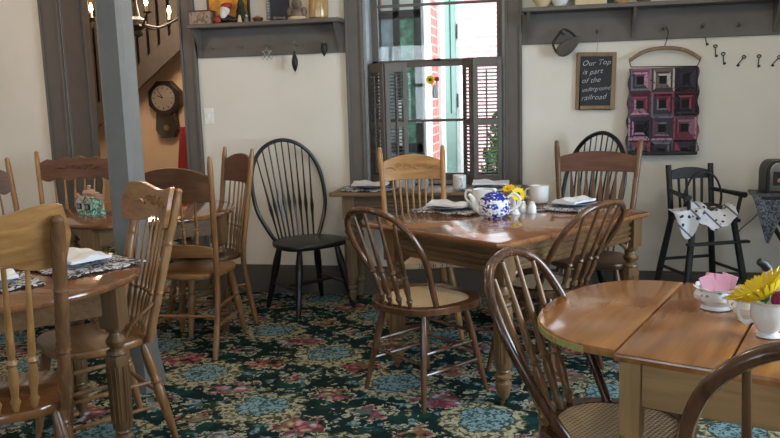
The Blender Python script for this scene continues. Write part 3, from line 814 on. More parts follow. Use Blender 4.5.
# ------------------------------------------------------------------ HOOP-BACK BENTWOOD CHAIR
def hoop_chair(label, loc, f, lean=.22, mat='walnut2', spmat='brown', wide=.215, top=.90, sr=.205, group='hoop-back chairs with cane seats'):
    t = thing('hoop_back_chair', label, 'chair', (*loc, 0), face(*f), group)
    n = 32; ol = []; ic = []
    for k in range(n):
        a_ = 2 * PI * k / n
        rx, ry = sr, sr
        e = 2.6
        x = rx * math.copysign(abs(cos(a_)) ** (2 / e), cos(a_)); y = ry * math.copysign(abs(sin(a_)) ** (2 / e), sin(a_))
        x *= 1 - .10 * (y / ry)
        ol.append((x, y)); ic.append((x * .80, y * .80))
    # frame ring
    m = MB(); z0, z1 = .425, .455
    vs = [(x, y, z0) for x, y in ol] + [(x, y, z1 - .004) for x, y in ol] + [(x * .985, y * .985, z1) for x, y in ol] + [(x, y, z1) for x, y in ic] + [(x, y, z0) for x, y in ic]
    fs = []
    for r_ in range(5):
        r2 = (r_ + 1) % 5
        for k in range(n):
            k2 = (k + 1) % n
            fs.append((r_ * n + k, r_ * n + k2, r2 * n + k2, r2 * n + k))
    m.add(vs, fs); st = m.build('seat', mat, t)
    m = MB(); vs = []; fs = []
    for j_, s_ in enumerate((1.02, .7, .4, .1)):
        vs += [(x * s_, y * s_, .452 - .006 * (1 - s_)) for x, y in ic]
    for j_ in range(3):
        for k in range(n):
            k2 = (k + 1) % n; fs.append((j_ * n + k, j_ * n + k2, (j_ + 1) * n + k2, (j_ + 1) * n + k))
    fs.append(tuple(range(3 * n, 4 * n)))
    b2 = [(v[0], v[1], v[2] - .008) for v in vs]; nn = len(vs)
    fs += [tuple(reversed([i + nn for i in f_])) for f_ in fs]
    m.add(vs + b2, fs); m.build('cane_panel', 'cane', st)
    # hoop
    H = top - .45; yb = .075
    def Y(h): return yb + (lean) * (h / H)
    half = [(.165, 0), (.182, .12), (.20, .25), (wide, .48), (wide * 1.0, .68), (wide * .86, .85), (wide * .52, .965), (0, 1.0)]
    pts = [(x, Y(h * H), .44 + h * H + .01) for x, h in half] + [(-x, Y(h * H), .44 + h * H + .01) for x, h in reversed(half[:-1])]
    m = MB(); m.tube(spline(pts, 5), .0145, 10); m.build('hoop', mat, t)
    for i, xb in enumerate((-.095, -.033, .033, .095)):
        xt = xb * 1.45
        zt = .45 + H * (.965 if abs(xb) < .05 else .90)
        m = MB(); turned(m, (xb, .178 - abs(xb) * .12, .452), (xt, Y(zt - .45) - .004, zt), .0130, SPIN2, 10); m.build('spindle', spmat, t)
    for sx in (-1, 1):
        for sy in (-1, 1):
            a_ = (sx * .205, sy * (.20 if sy > 0 else .20), 0.0); b_ = (sx * .135, sy * .125, .43)
            m = MB(); turned(m, a_, b_, .0165, TAPER, 12); m.build('leg', mat, t)
    def at(sx, sy, z): k = z / .43; return (sx * (.205 - .07 * k), sy * (.20 - .075 * k), z)
    for z in (.155, .245):
        for sx in (-1, 1):
            m = MB(); turned(m, at(sx, -1, z), at(sx, 1, z + .0), .009, [(.7, 0), (1.1, .4), (1.1, .6), (.7, 1)], 8); m.build('stretcher', mat, t)
    for z in (.20, .29):
        m = MB(); turned(m, at(-1, -1, z), at(1, -1, z), .009, [(.7, 0), (1.1, .4), (1.1, .6), (.7, 1)], 8); m.build('stretcher', mat, t)
    m = MB(); turned(m, at(-1, 1, .20), at(1, 1, .20), .009, [(.7, 0), (1.1, .4), (1.1, .6), (.7, 1)], 8); m.build('stretcher', mat, t)
    return t
hoop_chair('brown hoop-back chair with cane seat at the left corner of the set centre table', (-.595, 3.52), (.62, .78), .24, 'walnut2', top=.895, wide=.235, sr=.235)
hoop_chair('brown hoop-back chair pushed in at the right side of the centre table', (-.045, 3.86), (-.81, .58), .27, 'walnut2', top=.875, wide=.235)
hoop_chair('dark red-brown hoop-back chair tucked under the left leaf of the honey table', (.17, 2.16), (.93, -.36), .26, 'walnut', 'oak', top=.915)
hoop_chair('brown hoop-back chair in the lower right corner of the picture, cropped by its edge', (.455, 1.60), (.05, 1), .27, 'walnut2', top=.985)

# ------------------------------------------------------------------ PRESS-BACK CHAIRS
def crest_outline(kind, W, z0, z1, n=28):
    top = []; bot = []
    h = z1 - z0
    for i in range(n + 1):
        u = -1 + 2 * i / n; x = u * W
        if kind == 'ears':      # arched wings with rounded dropped ends
            tz = z1 - h * .17 * (1 - cos(PI * min(1, abs(abs(u) - .78) / .78 * 1.0)) ) / 2 * 1.0
            e = max(0, (abs(u) - .90) / .10); tz -= h * .45 * (1 - math.sqrt(max(0, 1 - e * e)))
            bz = z0 + h * .10 * cos(u * PI * 1.5) + h * .06; bz += h * .40 * (1 - math.sqrt(max(0, 1 - e * e)))
        elif kind == 'scallop':
            tz = z1 - h * (.10 * abs(sin(u * PI * 2.5)) + .16 * abs(u) ** 2); bz = z0 + h * (.07 * cos(u * PI * 4) + .05)
        elif kind == 'arch':
            tz = z1 - h * .28 * abs(u) ** 2.2; bz = z0 + h * .03 * (1 - u * u)
        elif kind == 'bow':
            tz = z1 - h * (.20 * abs(u) ** 2 + .05 * cos(u * PI * 3)); bz = z0 + h * (.06 * cos(u * PI * 3))
        top.append((x, tz)); bot.append((x, bz))
    return top, bot
def carving(parent, cz, s, yf, mat):
    """raised scroll ornament on the front of a crest rail"""
    m = MB()
    def sp(cx, cz_, r0, dirn, turns=1.4, n=22):
        p = []
        for i in range(n):
            a_ = turns * 2 * PI * i / n; r = r0 * (1 - .75 * i / n)
            x = cx + dirn * r * cos(a_); z = cz_ + r * sin(a_)
            p.append((x, yf(x, z) - .002, z))
        m.tube(p, .0032, 5)
    for d in (-1, 1):
        sp(d * .035 * s, cz, .026 * s, d); sp(d * .085 * s, cz + .008, .018 * s, -d); 
        p = [(d * .1 * s, cz - .015), (d * .13 * s, cz), (d * .165 * s, cz - .005)]
        m.tube([(x, yf(x, z) - .002, z) for x, z in p], [.005, .006, .002], 5)
    m.ball((0, yf(0, cz) - .001, cz), .012 * s, 1, .4, 1)
    m.build('carving', mat, parent)
def press_chair(label, loc, f, kind, crest_z=(.86, 1.03), post_top=1.07, W=.205, wt=.235, lean=.14, nsp=6, lower=False, crest_front=False,
                mp='oak', mc='oak_x', ms=None, seat_w=.21, spr=.0095, curve=.03, arm=False, sprof=SPIN2, carve=True, rear_cont=False, flatsp=False, postr=.0165, feet_back=.10, group='press-back oak chairs', mlow=None, msp=None, name='press_back_chair', legr=.019):
    t = thing(name, label, 'chair', (*loc, 0), face(*f), group)
    ms = ms or mc; msp = msp or mp
    n = 36; ol = []
    for k in range(n):
        a_ = 2 * PI * k / n; e = 3.0
        x = math.copysign(abs(cos(a_)) ** (2 / e), cos(a_)); y = math.copysign(abs(sin(a_)) ** (2 / e), sin(a_))
        ol.append((x * seat_w * (1 - .08 * y), y * .205))
    m = MB(); m.slab(ol, .42, .452, .009); m.build('seat', ms, t)
    yb = .165; zt = post_top
    def Y(z): return yb + lean * ((z - .45) / (zt - .45))
    def X(z): return W + (wt - W) * ((z - .45) / (zt - .45))
    for sx in (-1, 1):
        m = MB()
        if rear_cont:
            pts = [(sx * (W + .01), yb + feet_back, 0), (sx * W, yb + .02, .25), (sx * W, yb, .45), (sx * X(.75), Y(.75), .75), (sx * X(zt), Y(zt), zt)]
            m.tube(spline(pts, 6), [.013] + [postr] * (len(spline(pts, 6)) - 2) + [.010], 12)
        else:
            L = zt - .43
            pr = [(.85, 0), (1.0, .06), (1.0, .30), (.92, .31), (1.12, .325), (.92, .34), (1.05, .36), (.92, .375), (1.0, .40), (1.0, .62), (.92, .63), (1.12, .645), (.92, .66), (1.0, .69), (1.0, .93), (.8, .97), (.9, .985), (.45, 1.0)]
            turned(m, (sx * W, yb - .005, .43), (sx * wt, Y(zt), zt), postr, pr, 14)
        m.build('back_post', mp, t)
    def cy(x, z): return Y(z) - (postr + .02 if crest_front else .010) + curve * (1 - (x / wt) ** 2)
    cw = wt * (1.16 if crest_front else .96)
    top, bot = crest_outline(kind, cw, *crest_z)
    m = MB(); m.board(top, bot, .019, cy); cr = m.build('crest_rail', mc, t, .003)
    if carve: carving(cr, (crest_z[0] + crest_z[1]) / 2 + .005, 1.0 if wt > .19 else .8, cy, mc)
    zlow = .47
    if lower:
        zl = .545
        tt, bb = crest_outline('arch', X(zl) * .96, zl, zl + .075)
        m = MB(); m.board(tt, bb, .017, lambda x, z: Y(z) - .008 + curve * (1 - (x / wt) ** 2)); m.build('lower_rail', mlow or mc, t, .003)
        zlow = zl + .068
    for i in range(nsp):
        u = (-1 + 2 * (i + .5) / nsp) * .84
        z0 = zlow if lower else .45; z1 = crest_z[0] + .012
        xb = u * X(z0) * (.86 if lower else .80); xt = u * wt * .86
        yb_ = (Y(z0) + curve * .8) if lower else .182 - .02 * u * u
        yt_ = cy(xt, z1) + .009
        m = MB()
        if flatsp:
            prof_ = [(.55, 0), (.6, .1), (.75, .3), (1.15, .55), (1.3, .66), (1.15, .75), (.6, .9), (.5, 1)]
            m.tube([Vector((xb, yb_, z0)).lerp(Vector((xt, yt_, z1)), tt_) for _, tt_ in prof_], [spr * r_ for r_, _ in prof_], 8, flat=.5)
        else: turned(m, (xb, yb_, z0), (xt, yt_, z1), spr, sprof, 10)
        m.build('spindle', msp, t)
    fl = [(-1, -1), (1, -1)] + ([] if rear_cont else [(-1, 1), (1, 1)])
    for sx, sy in fl:
        m = MB(); turned(m, (sx * (seat_w + .0), sy * .205 + (.03 if sy > 0 else 0), 0), (sx * seat_w * .72, sy * .145, .425), legr, LEGT, 12); m.build('leg', mp, t)
    def at(sx, sy, z):
        k = z / .425
        if sy > 0 and rear_cont: return (sx * W, yb + feet_back * (1 - min(1, z / .4)) * .8, z)
        return (sx * (seat_w - seat_w * .28 * k), sy * (.205 - .06 * k), z)
    bar = [(.7, 0), (1.1, .35), (1.3, .5), (1.1, .65), (.7, 1)]
    for z in (.15, .25):
        for sx in (-1, 1):
            m = MB(); turned(m, at(sx, -1, z), at(sx, 1, z + .01), .0085, bar, 8); m.build('stretcher', mp, t)
    for z in (.20, .30):
        m = MB(); turned(m, at(-1, -1, z), at(1, -1, z), .0085, bar, 8); m.build('stretcher', mp, t)
    m = MB(); turned(m, at(-1, 1, .22), at(1, 1, .22), .0085, bar, 8); m.build('stretcher', mp, t)
    if arm:
        for sx in (-1, 1):
            m = MB(); m.tube(spline([(sx * X(.62), Y(.62) - .01, .60), (sx * (W + .015), yb - .06, .53), (sx * (W + .005), yb - .10, .47), (sx * W * .98, yb - .11, .45)], 5), .007, 7); m.build('arm_brace', mp, t)
    return t
# A: nearest, facing left table
def rear_at(p, f, back=.165):
    l = math.hypot(*f); return (p[0] + f[0] / l * back, p[1] + f[1] / l * back)
fA = (-.60, .80); mid = (-1.525 - .80 * .19, 2.115 - .60 * .19)
press_chair('golden press-back chair nearest the camera at the left edge, seen from behind', rear_at(mid, fA), fA, 'ears', (.915, 1.105), 1.07, .195, .215, .20, 5, crest_front=True, mp='midbrown', msp='honey', mc='honey_x', ms='top_l', seat_w=.225, spr=.0135, postr=.021, carve=True, curve=.04)
fB = (-.65, -.76); mid = (-1.595 - .76 * .18, 2.79 + .65 * .18)
press_chair('turned press-back chair with carved crest, right of the left round table by the column', rear_at(mid, fB), fB, 'ears', (.885, 1.045), 1.04, .18, .22, .15, 6, crest_front=True, mp='oak', mc='oak_x', seat_w=.205, spr=.0105, postr=.0185, arm=True, curve=.045)
press_chair('light oak chair with red-brown crest facing the camera behind the far round table', (-3.17, 4.64), (.28, -.96), 'scallop', (.865, 1.035), 1.075, .22, .285, .14, 6, mp='honey', mc='red_x', seat_w=.21, mlow='red_x', lower=True)
press_chair('chair with dark crest cut by the left edge of the picture', (-3.13, 4.0), (.95, -.3), 'scallop', (.85, 1.02), 1.07, .20, .235, .14, 6, mp='oak', mc='red_x', seat_w=.21)
fE = (-.05, .999); mid = (-1.995, 3.90)
press_chair('brown chair with wide dark crest in front of the far round table, seen from behind', rear_at(mid, fE), fE, 'arch', (.85, 1.04), 1.095, .19, .215, .06, 4, lower=True, mp='oak', mc='brown_x', ms='oak_x', seat_w=.2, rear_cont=True, feet_back=.12, mlow='oak_x', curve=.03, carve=False)
fF = (-.66, -.75); mid = (-2.02, 4.53)
press_chair('tall dark-crested chair to the right of the far round table, beside the cream wall', rear_at(mid, fF, .13), fF, 'arch', (.875, 1.055), 1.09, .17, .19, .09, 5, mp='oak', mc='red_x', ms='brown_x', seat_w=.17, rear_cont=True, feet_back=.06, curve=.025, carve=False, lower=False)
press_chair('light honey press-back chair facing the camera behind the centre table, before the window', (-.765, 4.44), (.30, -.95), 'arch', (.87, 1.025), 1.075, .172, .195, .16, 7, mp='honey', mc='honey_x', ms='cane', seat_w=.2, spr=.0075, sprof=[(.8, 0), (1, .3), (.9, .7), (.75, 1)], postr=.0165)
press_chair('dark brown press-back chair with flat spindles at the far right of the centre table', (.20, 4.50), (-.16, -.985), 'arch', (.905, 1.025), 1.09, .185, .242, .15, 8, mp='brown', mc='red_x', ms='brown_x', seat_w=.21, flatsp=True, carve=False, spr=.011)

# ------------------------------------------------------------------ WINDSOR CHAIRS
def windsor(label, loc, f, top=1.13):
    t = thing('windsor_chair', label, 'chair', (*loc, 0), face(*f), 'black bow-back windsor chairs')
    n = 36; ol = []
    for k in range(n):
        a_ = 2 * PI * k / n; e = 2.7
        x = math.copysign(abs(cos(a_)) ** (2 / e), cos(a_)); y = math.copysign(abs(sin(a_)) ** (2 / e), sin(a_))
        ol.append((x * .235 * (1 - .12 * y), y * .215))
    m = MB(); m.slab(ol, .425, .46, .012); m.build('seat', 'black', t)
    H = top - .455; yb = .13
    def Y(h): return yb + .03 + .13 * (h / H)
    half = [(.165, 0), (.21, .12), (.262, .30), (.275, .48), (.265, .66), (.215, .83), (.125, .95), (0, 1.0)]
    pts = [(x, Y(h * H) - .03 * (1 - h), .45 + h * H) for x, h in half] + [(-x, Y(h * H) - .03 * (1 - h), .45 + h * H) for x, h in reversed(half[:-1])]
    m = MB(); m.tube(spline(pts, 5), .0135, 10); m.build('bow', 'black', t)
    for i in range(9):
        u = -1 + 2 * i / 8; xb = u * .135; xt = u * .205
        # height where bow has half-width |xt|
        prof_w = [(0, 1.0), (.07, .985), (.125, .95), (.175, .90), (.215, .83), (.265, .66)]
        zt = .45
        for (w0, h0), (w1, h1) in zip(prof_w, prof_w[1:]):
            if w0 <= abs(xt) <= w1: zt = .45 + H * (h0 + (h1 - h0) * (abs(xt) - w0) / (w1 - w0))
        a_ = Vector((xb, .175 - .035 * u * u, .455)); b_ = Vector((xt, Y(zt - .45), zt))
        m = MB(); turned(m, a_, b_, .0075, [(.8, 0), (.85, .15), (1.0, .25), (1.7, .36), (1.0, .46), (.8, .6), (.65, .8), (.6, 1)], 8); m.build('spindle', 'black', t)
    for sx in (-1, 1):
        for sy in (-1, 1):
            m = MB(); turned(m, (sx * .215, sy * .195, 0), (sx * .14, sy * .125, .43), .019, [(.75, 0), (1.0, .15), (1.15, .35), (1.0, .42), (1.1, .46), (1.3, .6), (1.3, .75), (1.0, .92), (.7, 1)], 12); m.build('leg', 'black', t)
    def at(sx, sy, z): k = z / .43; return Vector((sx * (.215 - .075 * k), sy * (.195 - .07 * k), z))
    for sx in (-1, 1):
        m = MB(); turned(m, at(sx, -1, .17), at(sx, 1, .17), .0095, [(.7, 0), (1.4, .5), (.7, 1)], 8); m.build('stretcher', 'black', t)
    m = MB(); turned(m, at(-1, 0, .17), at(1, 0, .17), .0095, [(.7, 0), (1.4, .5), (.7, 1)], 8); m.build('stretcher', 'black', t)
    return t
windsor('black bow-back windsor chair against the wall left of the window table', (-1.60, 4.90), (.76, -.65), 1.115)
windsor('black bow-back windsor chair against the wall behind the dark brown chair', (.27, 5.0), (-.1, -1), 1.12) if False else None
# ------------------------------------------------------------------ TABLES
def vic_leg(mb, x, y, H=.72, s=1.0, rot=0.0, blk=.04):
    T = Matrix.Translation((x, y, 0)) @ Matrix.Rotation(rot, 4, 'Z')
    mb.box(-blk * s, blk * s, -blk * s, blk * s, H - .155, H, T)
    mb.lathe([(.032 * s, .455), (.040 * s, .465), (.038 * s, .475), (.022 * s, .485), (.036 * s, .50), (.040 * s, .515), (.024 * s, .535), (.022 * s, .545), (.036 * s, .555), (.038 * s, H - .157), (.03 * s, H - .15)], (x, y, 0), (x, y, 1), 16, False)
    mb.lathe([(.030 * s, .165), (.0385 * s, .175), (.0435 * s, .44), (.040 * s, .457), (.03 * s, .462)], (x, y, 0), (x, y, 1), 8, False, phase=rot + PI / 8)
    # flutes
    for k in range(8):
        a_ = rot + PI / 4 * k
        for o_ in (-.35, .35):
            px = -sin(a_) * o_ * .028 * s; py = cos(a_) * o_ * .028 * s
            mb.tube([(x + cos(a_) * .0365 * s + px, y + sin(a_) * .0365 * s + py, .20), (x + cos(a_) * .0405 * s + px, y + sin(a_) * .0405 * s + py, .42)], .0035 * s, 5)
    mb.lathe([(.012, .025), (.018 * s, .03), (.026 * s, .045), (.036 * s, .085), (.036 * s, .105), (.024 * s, .118), (.037 * s, .128), (.037 * s, .14), (.026 * s, .15), (.033 * s, .16), (.030 * s, .168)], (x, y, 0), (x, y, 1), 16, False)
def caster(parent, x, y):
    m = MB(); m.lathe([(.012, -.006), (.014, 0), (.012, .006)], (x - .006, y, .014), (x + 1, y, .014), 12, False); m.lathe([(.006, .018), (.007, .03)], (x, y, 0), (x, y, 1), 8, False); m.build('caster', 'brass', parent)
def frame_apron(t, corners, z0, z1, th, mat, ribs=True):
    for i in range(4):
        a_ = Vector(corners[i]); b_ = Vector(corners[(i + 1) % 4]); d = b_ - a_; L = d.length
        Mx = Matrix.Translation((a_.x, a_.y, 0)) @ Matrix.Rotation(math.atan2(d.y, d.x), 4, 'Z')
        m = MB(); m.box(.03, L - .03, -th / 2, th / 2, z0, z1, Mx)
        if ribs:
            h = z1 - z0
            for q in (.08, .30, .52): m.box(.03, L - .03, -th / 2 - .011, -th / 2, z0 + h * q, z0 + h * (q + .13), Mx)
            m.box(.03, L - .03, -th / 2 - .016, -th / 2, z0 + h * .82, z1, Mx)
        m.build('apron', mat, t, .002)
def bracketed(t, x, y, dirs, z, mat):
    for dx, dy in dirs:
        m = MB(); p = [(x + dx * .035, y + dy * .035, z), (x + dx * .05, y + dy * .05, z - .03), (x + dx * .075, y + dy * .075, z - .015), (x + dx * .10, y + dy * .10, z)]
        m.tube(spline(p, 4), .011, 7); m.build('corner_bracket', mat, t)
# centre table : local frame x along u (left->right-near), y along v (away)
ang = math.atan2(-.5925, .8055)
P0 = Vector((-.205, 3.275)); U = Vector((cos(ang), sin(ang))); V = Vector((-sin(ang), cos(ang)))
LU, LV = .975, 1.20
c0 = P0 - U * LU / 2 + V * LV / 2
t = thing('dining_table', 'polished oak dining table with clipped corners in the centre, set for a meal', 'table', (c0.x, c0.y, 0), ang)
hx, hy = LU / 2, LV / 2; c = .045
ol = [(-hx + c, -hy), (hx - c, -hy), (hx, -hy + c), (hx, hy - c), (hx - c, hy), (-hx + c, hy), (-hx, hy - c), (-hx, -hy + c)]
m = MB(); m.slab(ol, .725, .752, .009); m.build('tabletop', 'top_c', t)
lc = [(-hx + .20, -hy + .075), (hx - .075, -hy + .075), (hx - .075, hy - .09), (-hx + .20, hy - .09)]
frame_apron(t, lc, .60, .725, .024, 'tleg_x')
for x, y in lc:
    m = MB(); vic_leg(m, x, y, .725, 1.0); lg = m.build('leg', 'tleg', t, 0); caster(lg, x, y)
    bracketed(t, x, y, [(1 if x < 0 else -1, 0), (0, 1 if y < 0 else -1)], .60, 'tleg')
CT = t
# back table under window
t = thing('dining_table', 'weathered oak table against the wall under the window', 'table', (-.80, 5.055, 0), 0)
hx, hy = .635, .18
ol = [(-hx, -hy), (hx, -hy), (hx, hy), (-hx, hy)]
MB().slab(ol, .748, .775, .008).build('tabletop', 'gtab_x', t)
lc = [(-hx + .115, -hy + .07), (hx - .085, -hy + .07), (hx - .085, hy - .07), (-hx + .115, hy - .07)]
frame_apron(t, lc, .64, .748, .024, 'gtab_x')
for x, y in lc:
    m = MB(); vic_leg(m, x, y, .748, .95); lg = m.build('leg', 'gtab', t); caster(lg, x, y)
# round tables
def round_table(label, cx, cy, R, legs, mtop='top_l'):
    t = thing('round_table', label, 'table', (cx, cy, 0), 0, 'round oak tables on the left')
    ol = [(R * cos(2 * PI * k / 64), R * sin(2 * PI * k / 64)) for k in range(64)]
    MB().slab(ol, .722, .75, .011).build('tabletop', mtop, t)
    frame_apron(t, legs, .615, .722, .022, 'tleg_x', ribs=False)
    for x, y in legs:
        m = MB(); vic_leg(m, x, y, .722, .95, math.atan2(y, x)); lg = m.build('leg', 'tleg', t); caster(lg, x, y)
    return t
r_ = .375
round_table('round oak table at the left edge laid with napkins, nearer the camera', -2.05, 2.53, .515, [(.455 * cos(a_), .455 * sin(a_)) for a_ in (math.radians(q) for q in (-90, 2, 92, 182))])
r_ = .50
round_table('round oak table farther back on the left with the cottage teapot', -2.42, 4.26, .545, [(r_ * cos(a_), r_ * sin(a_)) for a_ in (math.radians(q) for q in (-94, -4, 86, 176))])
# right table
aR = math.atan2(-.346, .938)
t = thing('drop_leaf_table', 'honey-coloured drop-leaf table with rounded left leaf at the right front', 'table', (.283, 2.293, 0), aR)
def half_el(a, b, sgn, x0, n=20, e=2.3):
    pts = []
    for k in range(n + 1):
        q = -PI / 2 + PI * k / n
        pts.append((x0 + sgn * a * abs(cos(q)) ** (2 / e), b * math.copysign(abs(sin(q)) ** (2 / e), sin(q))))
    return pts
hs = .40
l = half_el(.305, hs - .01, -1, -.001); l = list(reversed(l))
MB().slab(l, .724, .75, .008).build('leaf', 'top_r', t)
MB().slab([(.001, -hs - .012), (.254, -hs - .022), (.254, hs), (.001, hs - .005)], .724, .75, .010).build('tabletop', 'top_r', t)
MB().slab([(.2555, -hs - .022), (.51, -hs - .022), (.51, hs), (.2555, hs)], .724, .75, .010).build('tabletop', 'top_r', t)
def mk_chipped():
    m = newmat('chipped_green_paint'); g = NG(m)
    n = g.noise(g.obj(), 45, 3, .6, .5).outputs[0]
    g.set(g.ramp(n, [(.36, (.05, .03, .015)), (.44, (.30, .30, .10)), (.58, (.42, .38, .13)), (.66, (.35, .16, .05))]), .7)
    return m
ed = [p_ for p_ in half_el(.3065, hs - .0085, -1, -.001, 40) if -.385 < p_[1] < .02]
m = MB(); vs = [(x, y, .726) for x, y in ed] + [(x, y, .743) for x, y in ed] + [(x + .004, y, .743) for x, y in ed] + [(x + .004, y, .726) for x, y in ed]
N = len(ed); fs = []
for q in range(4):
    q2 = (q + 1) % 4
    for k in range(N - 1): fs.append((q * N + k, q * N + k + 1, q2 * N + k + 1, q2 * N + k))
m.add(vs, fs); m.build('chipped_edge', mk_chipped(), t)
r = half_el(.30, hs - .01, 1, .512)
MB().slab(r, .724, .75, .008).build('leaf', 'top_r', t)
lc = [(.03, -hs + .055), (.50, -hs + .055), (.50, hs - .06), (.03, hs - .06)]
for i in range(4):
    a_ = Vector(lc[i]); b_ = Vector(lc[(i + 1) % 4]); d = b_ - a_
    Mx = Matrix.Translation((a_.x, a_.y, 0)) @ Matrix.Rotation(math.atan2(d.y, d.x), 4, 'Z')
    MB().box(.026, d.length - .026, -.014, .014, .60, .724, Mx).build('apron', 'pine_x', t, .002)
for x, y in lc:
    m = MB(); m.box(x - .026, x + .026, y - .026, y + .026, .52, .724)
    m.lathe([(.02, 0), (.018, .02), (.026, .1), (.03, .35), (.022, .47), (.03, .50), (.03, .52)], (x, y, 0), (x, y, 1), 14, False); m.build('leg', 'pine', t, .002)

# ------------------------------------------------------------------ TABLEWARE
def plate_set(label, plab, loc, rz, napkin='cloth', z=.752, mats=('damask', 'greycloth'), s=1.0, placelabel=None, n_angle=0):
    """placemat, plate and folded napkin: three things on one spot"""
    t = thing('placemat', placelabel, 'placemat', (*loc, z), rz, 'printed placemats')
    m = MB(); vs = []; fs = []; nx, ny = 16, 10
    for L_ in (0, 1):
        for j_ in range(ny + 1):
            for i in range(nx + 1):
                x = (-.20 + .40 * i / nx) * s; y = (-.145 + .29 * j_ / ny) * s
                zz = .003 + .0035 * sin(i * 1.1 + j_) * (1 if j_ in (0, 1, ny, ny - 1) or i in (0, 1, nx, nx - 1) else .2) + (.005 if L_ else 0) + .0035
                x += .006 * sin(j_ * 2.1); y += .006 * sin(i * 1.7)
                vs.append((x, y, zz))
    N = (nx + 1) * (ny + 1)
    for j_ in range(ny):
        for i in range(nx):
            a_ = j_ * (nx + 1) + i; b_ = a_ + nx + 1
            fs.append((a_, b_, b_ + 1, a_ + 1)); fs.append((N + a_, N + a_ + 1, N + b_ + 1, N + b_))
    for i in range(nx): fs.append((i, i + 1, N + i + 1, N + i)); a_ = ny * (nx + 1) + i; fs.append((a_, N + a_, N + a_ + 1, a_ + 1))
    for j_ in range(ny): a_ = j_ * (nx + 1); fs.append((a_, N + a_, N + a_ + nx + 1, a_ + nx + 1)); a_ += nx; fs.append((a_, a_ + nx + 1, N + a_ + nx + 1, N + a_))
    m.add(vs, fs); m.build('cloth', mats[0], t)
    t = thing('dinner_plate', plab, 'plate', (*loc, z + .014), rz, 'plates under the napkins')
    m = MB(); m.lathe([(.055, 0), (.07, .003), (.112, .014), (.118, .017), (.115, .019), (.07, .008), (.001, .006)], seg=32, scale_to=False); m.build('plate_body', mats[1], t)
    t = thing('napkin', label, 'napkin', (*loc, z + .033), rz + n_angle, 'folded white napkins')
    m = MB(); vs = []; fs = []; nx, ny = 14, 10
    for L_ in (0, 1):
        for j_ in range(ny + 1):
            for i in range(nx + 1):
                u = i / nx; v = j_ / ny
                x = -.12 + .24 * u; y = -.075 + .15 * v + .01 * sin(u * 5)
                zz = 0 if not L_ else .010 + .014 * math.exp(-((v - .55) / .22) ** 2) * (1 + .4 * sin(u * 7)) + .003 * sin(u * 15 + v * 4)
                vs.append((x * s, y * s, zz))
    N = (nx + 1) * (ny + 1)
    for j_ in range(ny):
        for i in range(nx):
            a_ = j_ * (nx + 1) + i; b_ = a_ + nx + 1
            fs.append((a_, b_, b_ + 1, a_ + 1)); fs.append((N + a_, N + a_ + 1, N + b_ + 1, N + b_))
    for i in range(nx): fs.append((i, i + 1, N + i + 1, N + i)); a_ = ny * (nx + 1) + i; fs.append((a_, N + a_, N + a_ + 1, a_ + 1))
    for j_ in range(ny): a_ = j_ * (nx + 1); fs.append((a_, N + a_, N + a_ + nx + 1, a_ + nx + 1)); a_ += nx; fs.append((a_, a_ + nx + 1, N + a_ + nx + 1, N + a_))
    m.add(vs, fs); m.build('fabric', napkin, t)
plate_set('folded white napkin at the left of the centre table', 'blue-grey plate at the left of the centre table', (-.56, 4.22), ang + .3, s=.92, placelabel='black and white placemat at the left of the centre table')
plate_set('folded white napkin at the right of the centre table', 'blue-grey plate at the right of the centre table', (.10, 4.36), ang + PI / 2 + .1, s=.92, placelabel='black and white placemat at the right of the centre table')
plate_set('folded white napkin on the left end of the window table', 'blue-grey plate on the left end of the window table', (-1.19, 5.03), 0, z=.775, placelabel='printed placemat on the left end of the window table', s=.95)
plate_set('folded white napkin on the right end of the window table', 'blue-grey plate on the right end of the window table', (-.40, 5.05), 0, z=.775, placelabel='printed placemat on the right end of the window table', s=.95)
plate_set('white napkin on the nearer round table, beside the chair by the column', 'blue-grey plate on the nearer round table, at the column side', (-1.87, 2.75), -.45, z=.75, placelabel='printed placemat on the nearer round table, at the column side', s=1.15, n_angle=0)
plate_set('white napkin on the nearer round table, behind the nearest golden chair', 'blue-grey plate on the nearer round table, behind the nearest golden chair', (-1.98, 2.35), .9, z=.75, placelabel='printed placemat behind the nearest golden chair', s=.9)

def mug(label, loc, z, r=.042, h=.09, ha=0.0, name='mug'):
    t = thing(name, label, 'mug', (*loc, z), ha, 'white mugs')
    m = MB(); m.lathe([(r * .8, 0), (r * .9, .004), (r, .02), (r * 1.02, h), (r * .95, h), (r * .93, .02), (r * .7, .008), (.001, .007)], seg=24, scale_to=False); m.build('body', 'white', t)
    m = MB(); m.tube(spline([(r, 0, h * .8), (r + .025, 0, h * .75), (r + .027, 0, h * .4), (r * .97, 0, h * .25)], 5), .005, 8); m.build('handle', 'white', t)
    return t
mug('white mug right of the salt and pepper shakers', (-.085, 4.56), .752, .052, .10, 3.0)
mug('white mug on the window table, by the right shutter', (-.60, 5.02), .775, .043, .095, -1.2)
mug('white mug on the window table, behind the left post of the honey chair', (-1.0, 5.13), .775, .043, .095, 1.2)
# glasses / cups behind G5
for i, (x, lab) in enumerate([(-.93, 'clear tumbler on the window table, left of its neighbour'), (-.84, 'clear tumbler on the window table, right of its neighbour')]):
    t = thing('tumbler', lab, 'glass', (x, 5.06, .775), 0, 'tumblers on the window table')
    m = MB(); m.lathe([(.026, 0), (.03, .004), (.034, .085), (.031, .085), (.027, .01), (.001, .008)], seg=20, scale_to=False); m.build('glass_body', plain('tumbler_glass', (.7, .75, .8), .05, Transmission_Weight=.6), t)
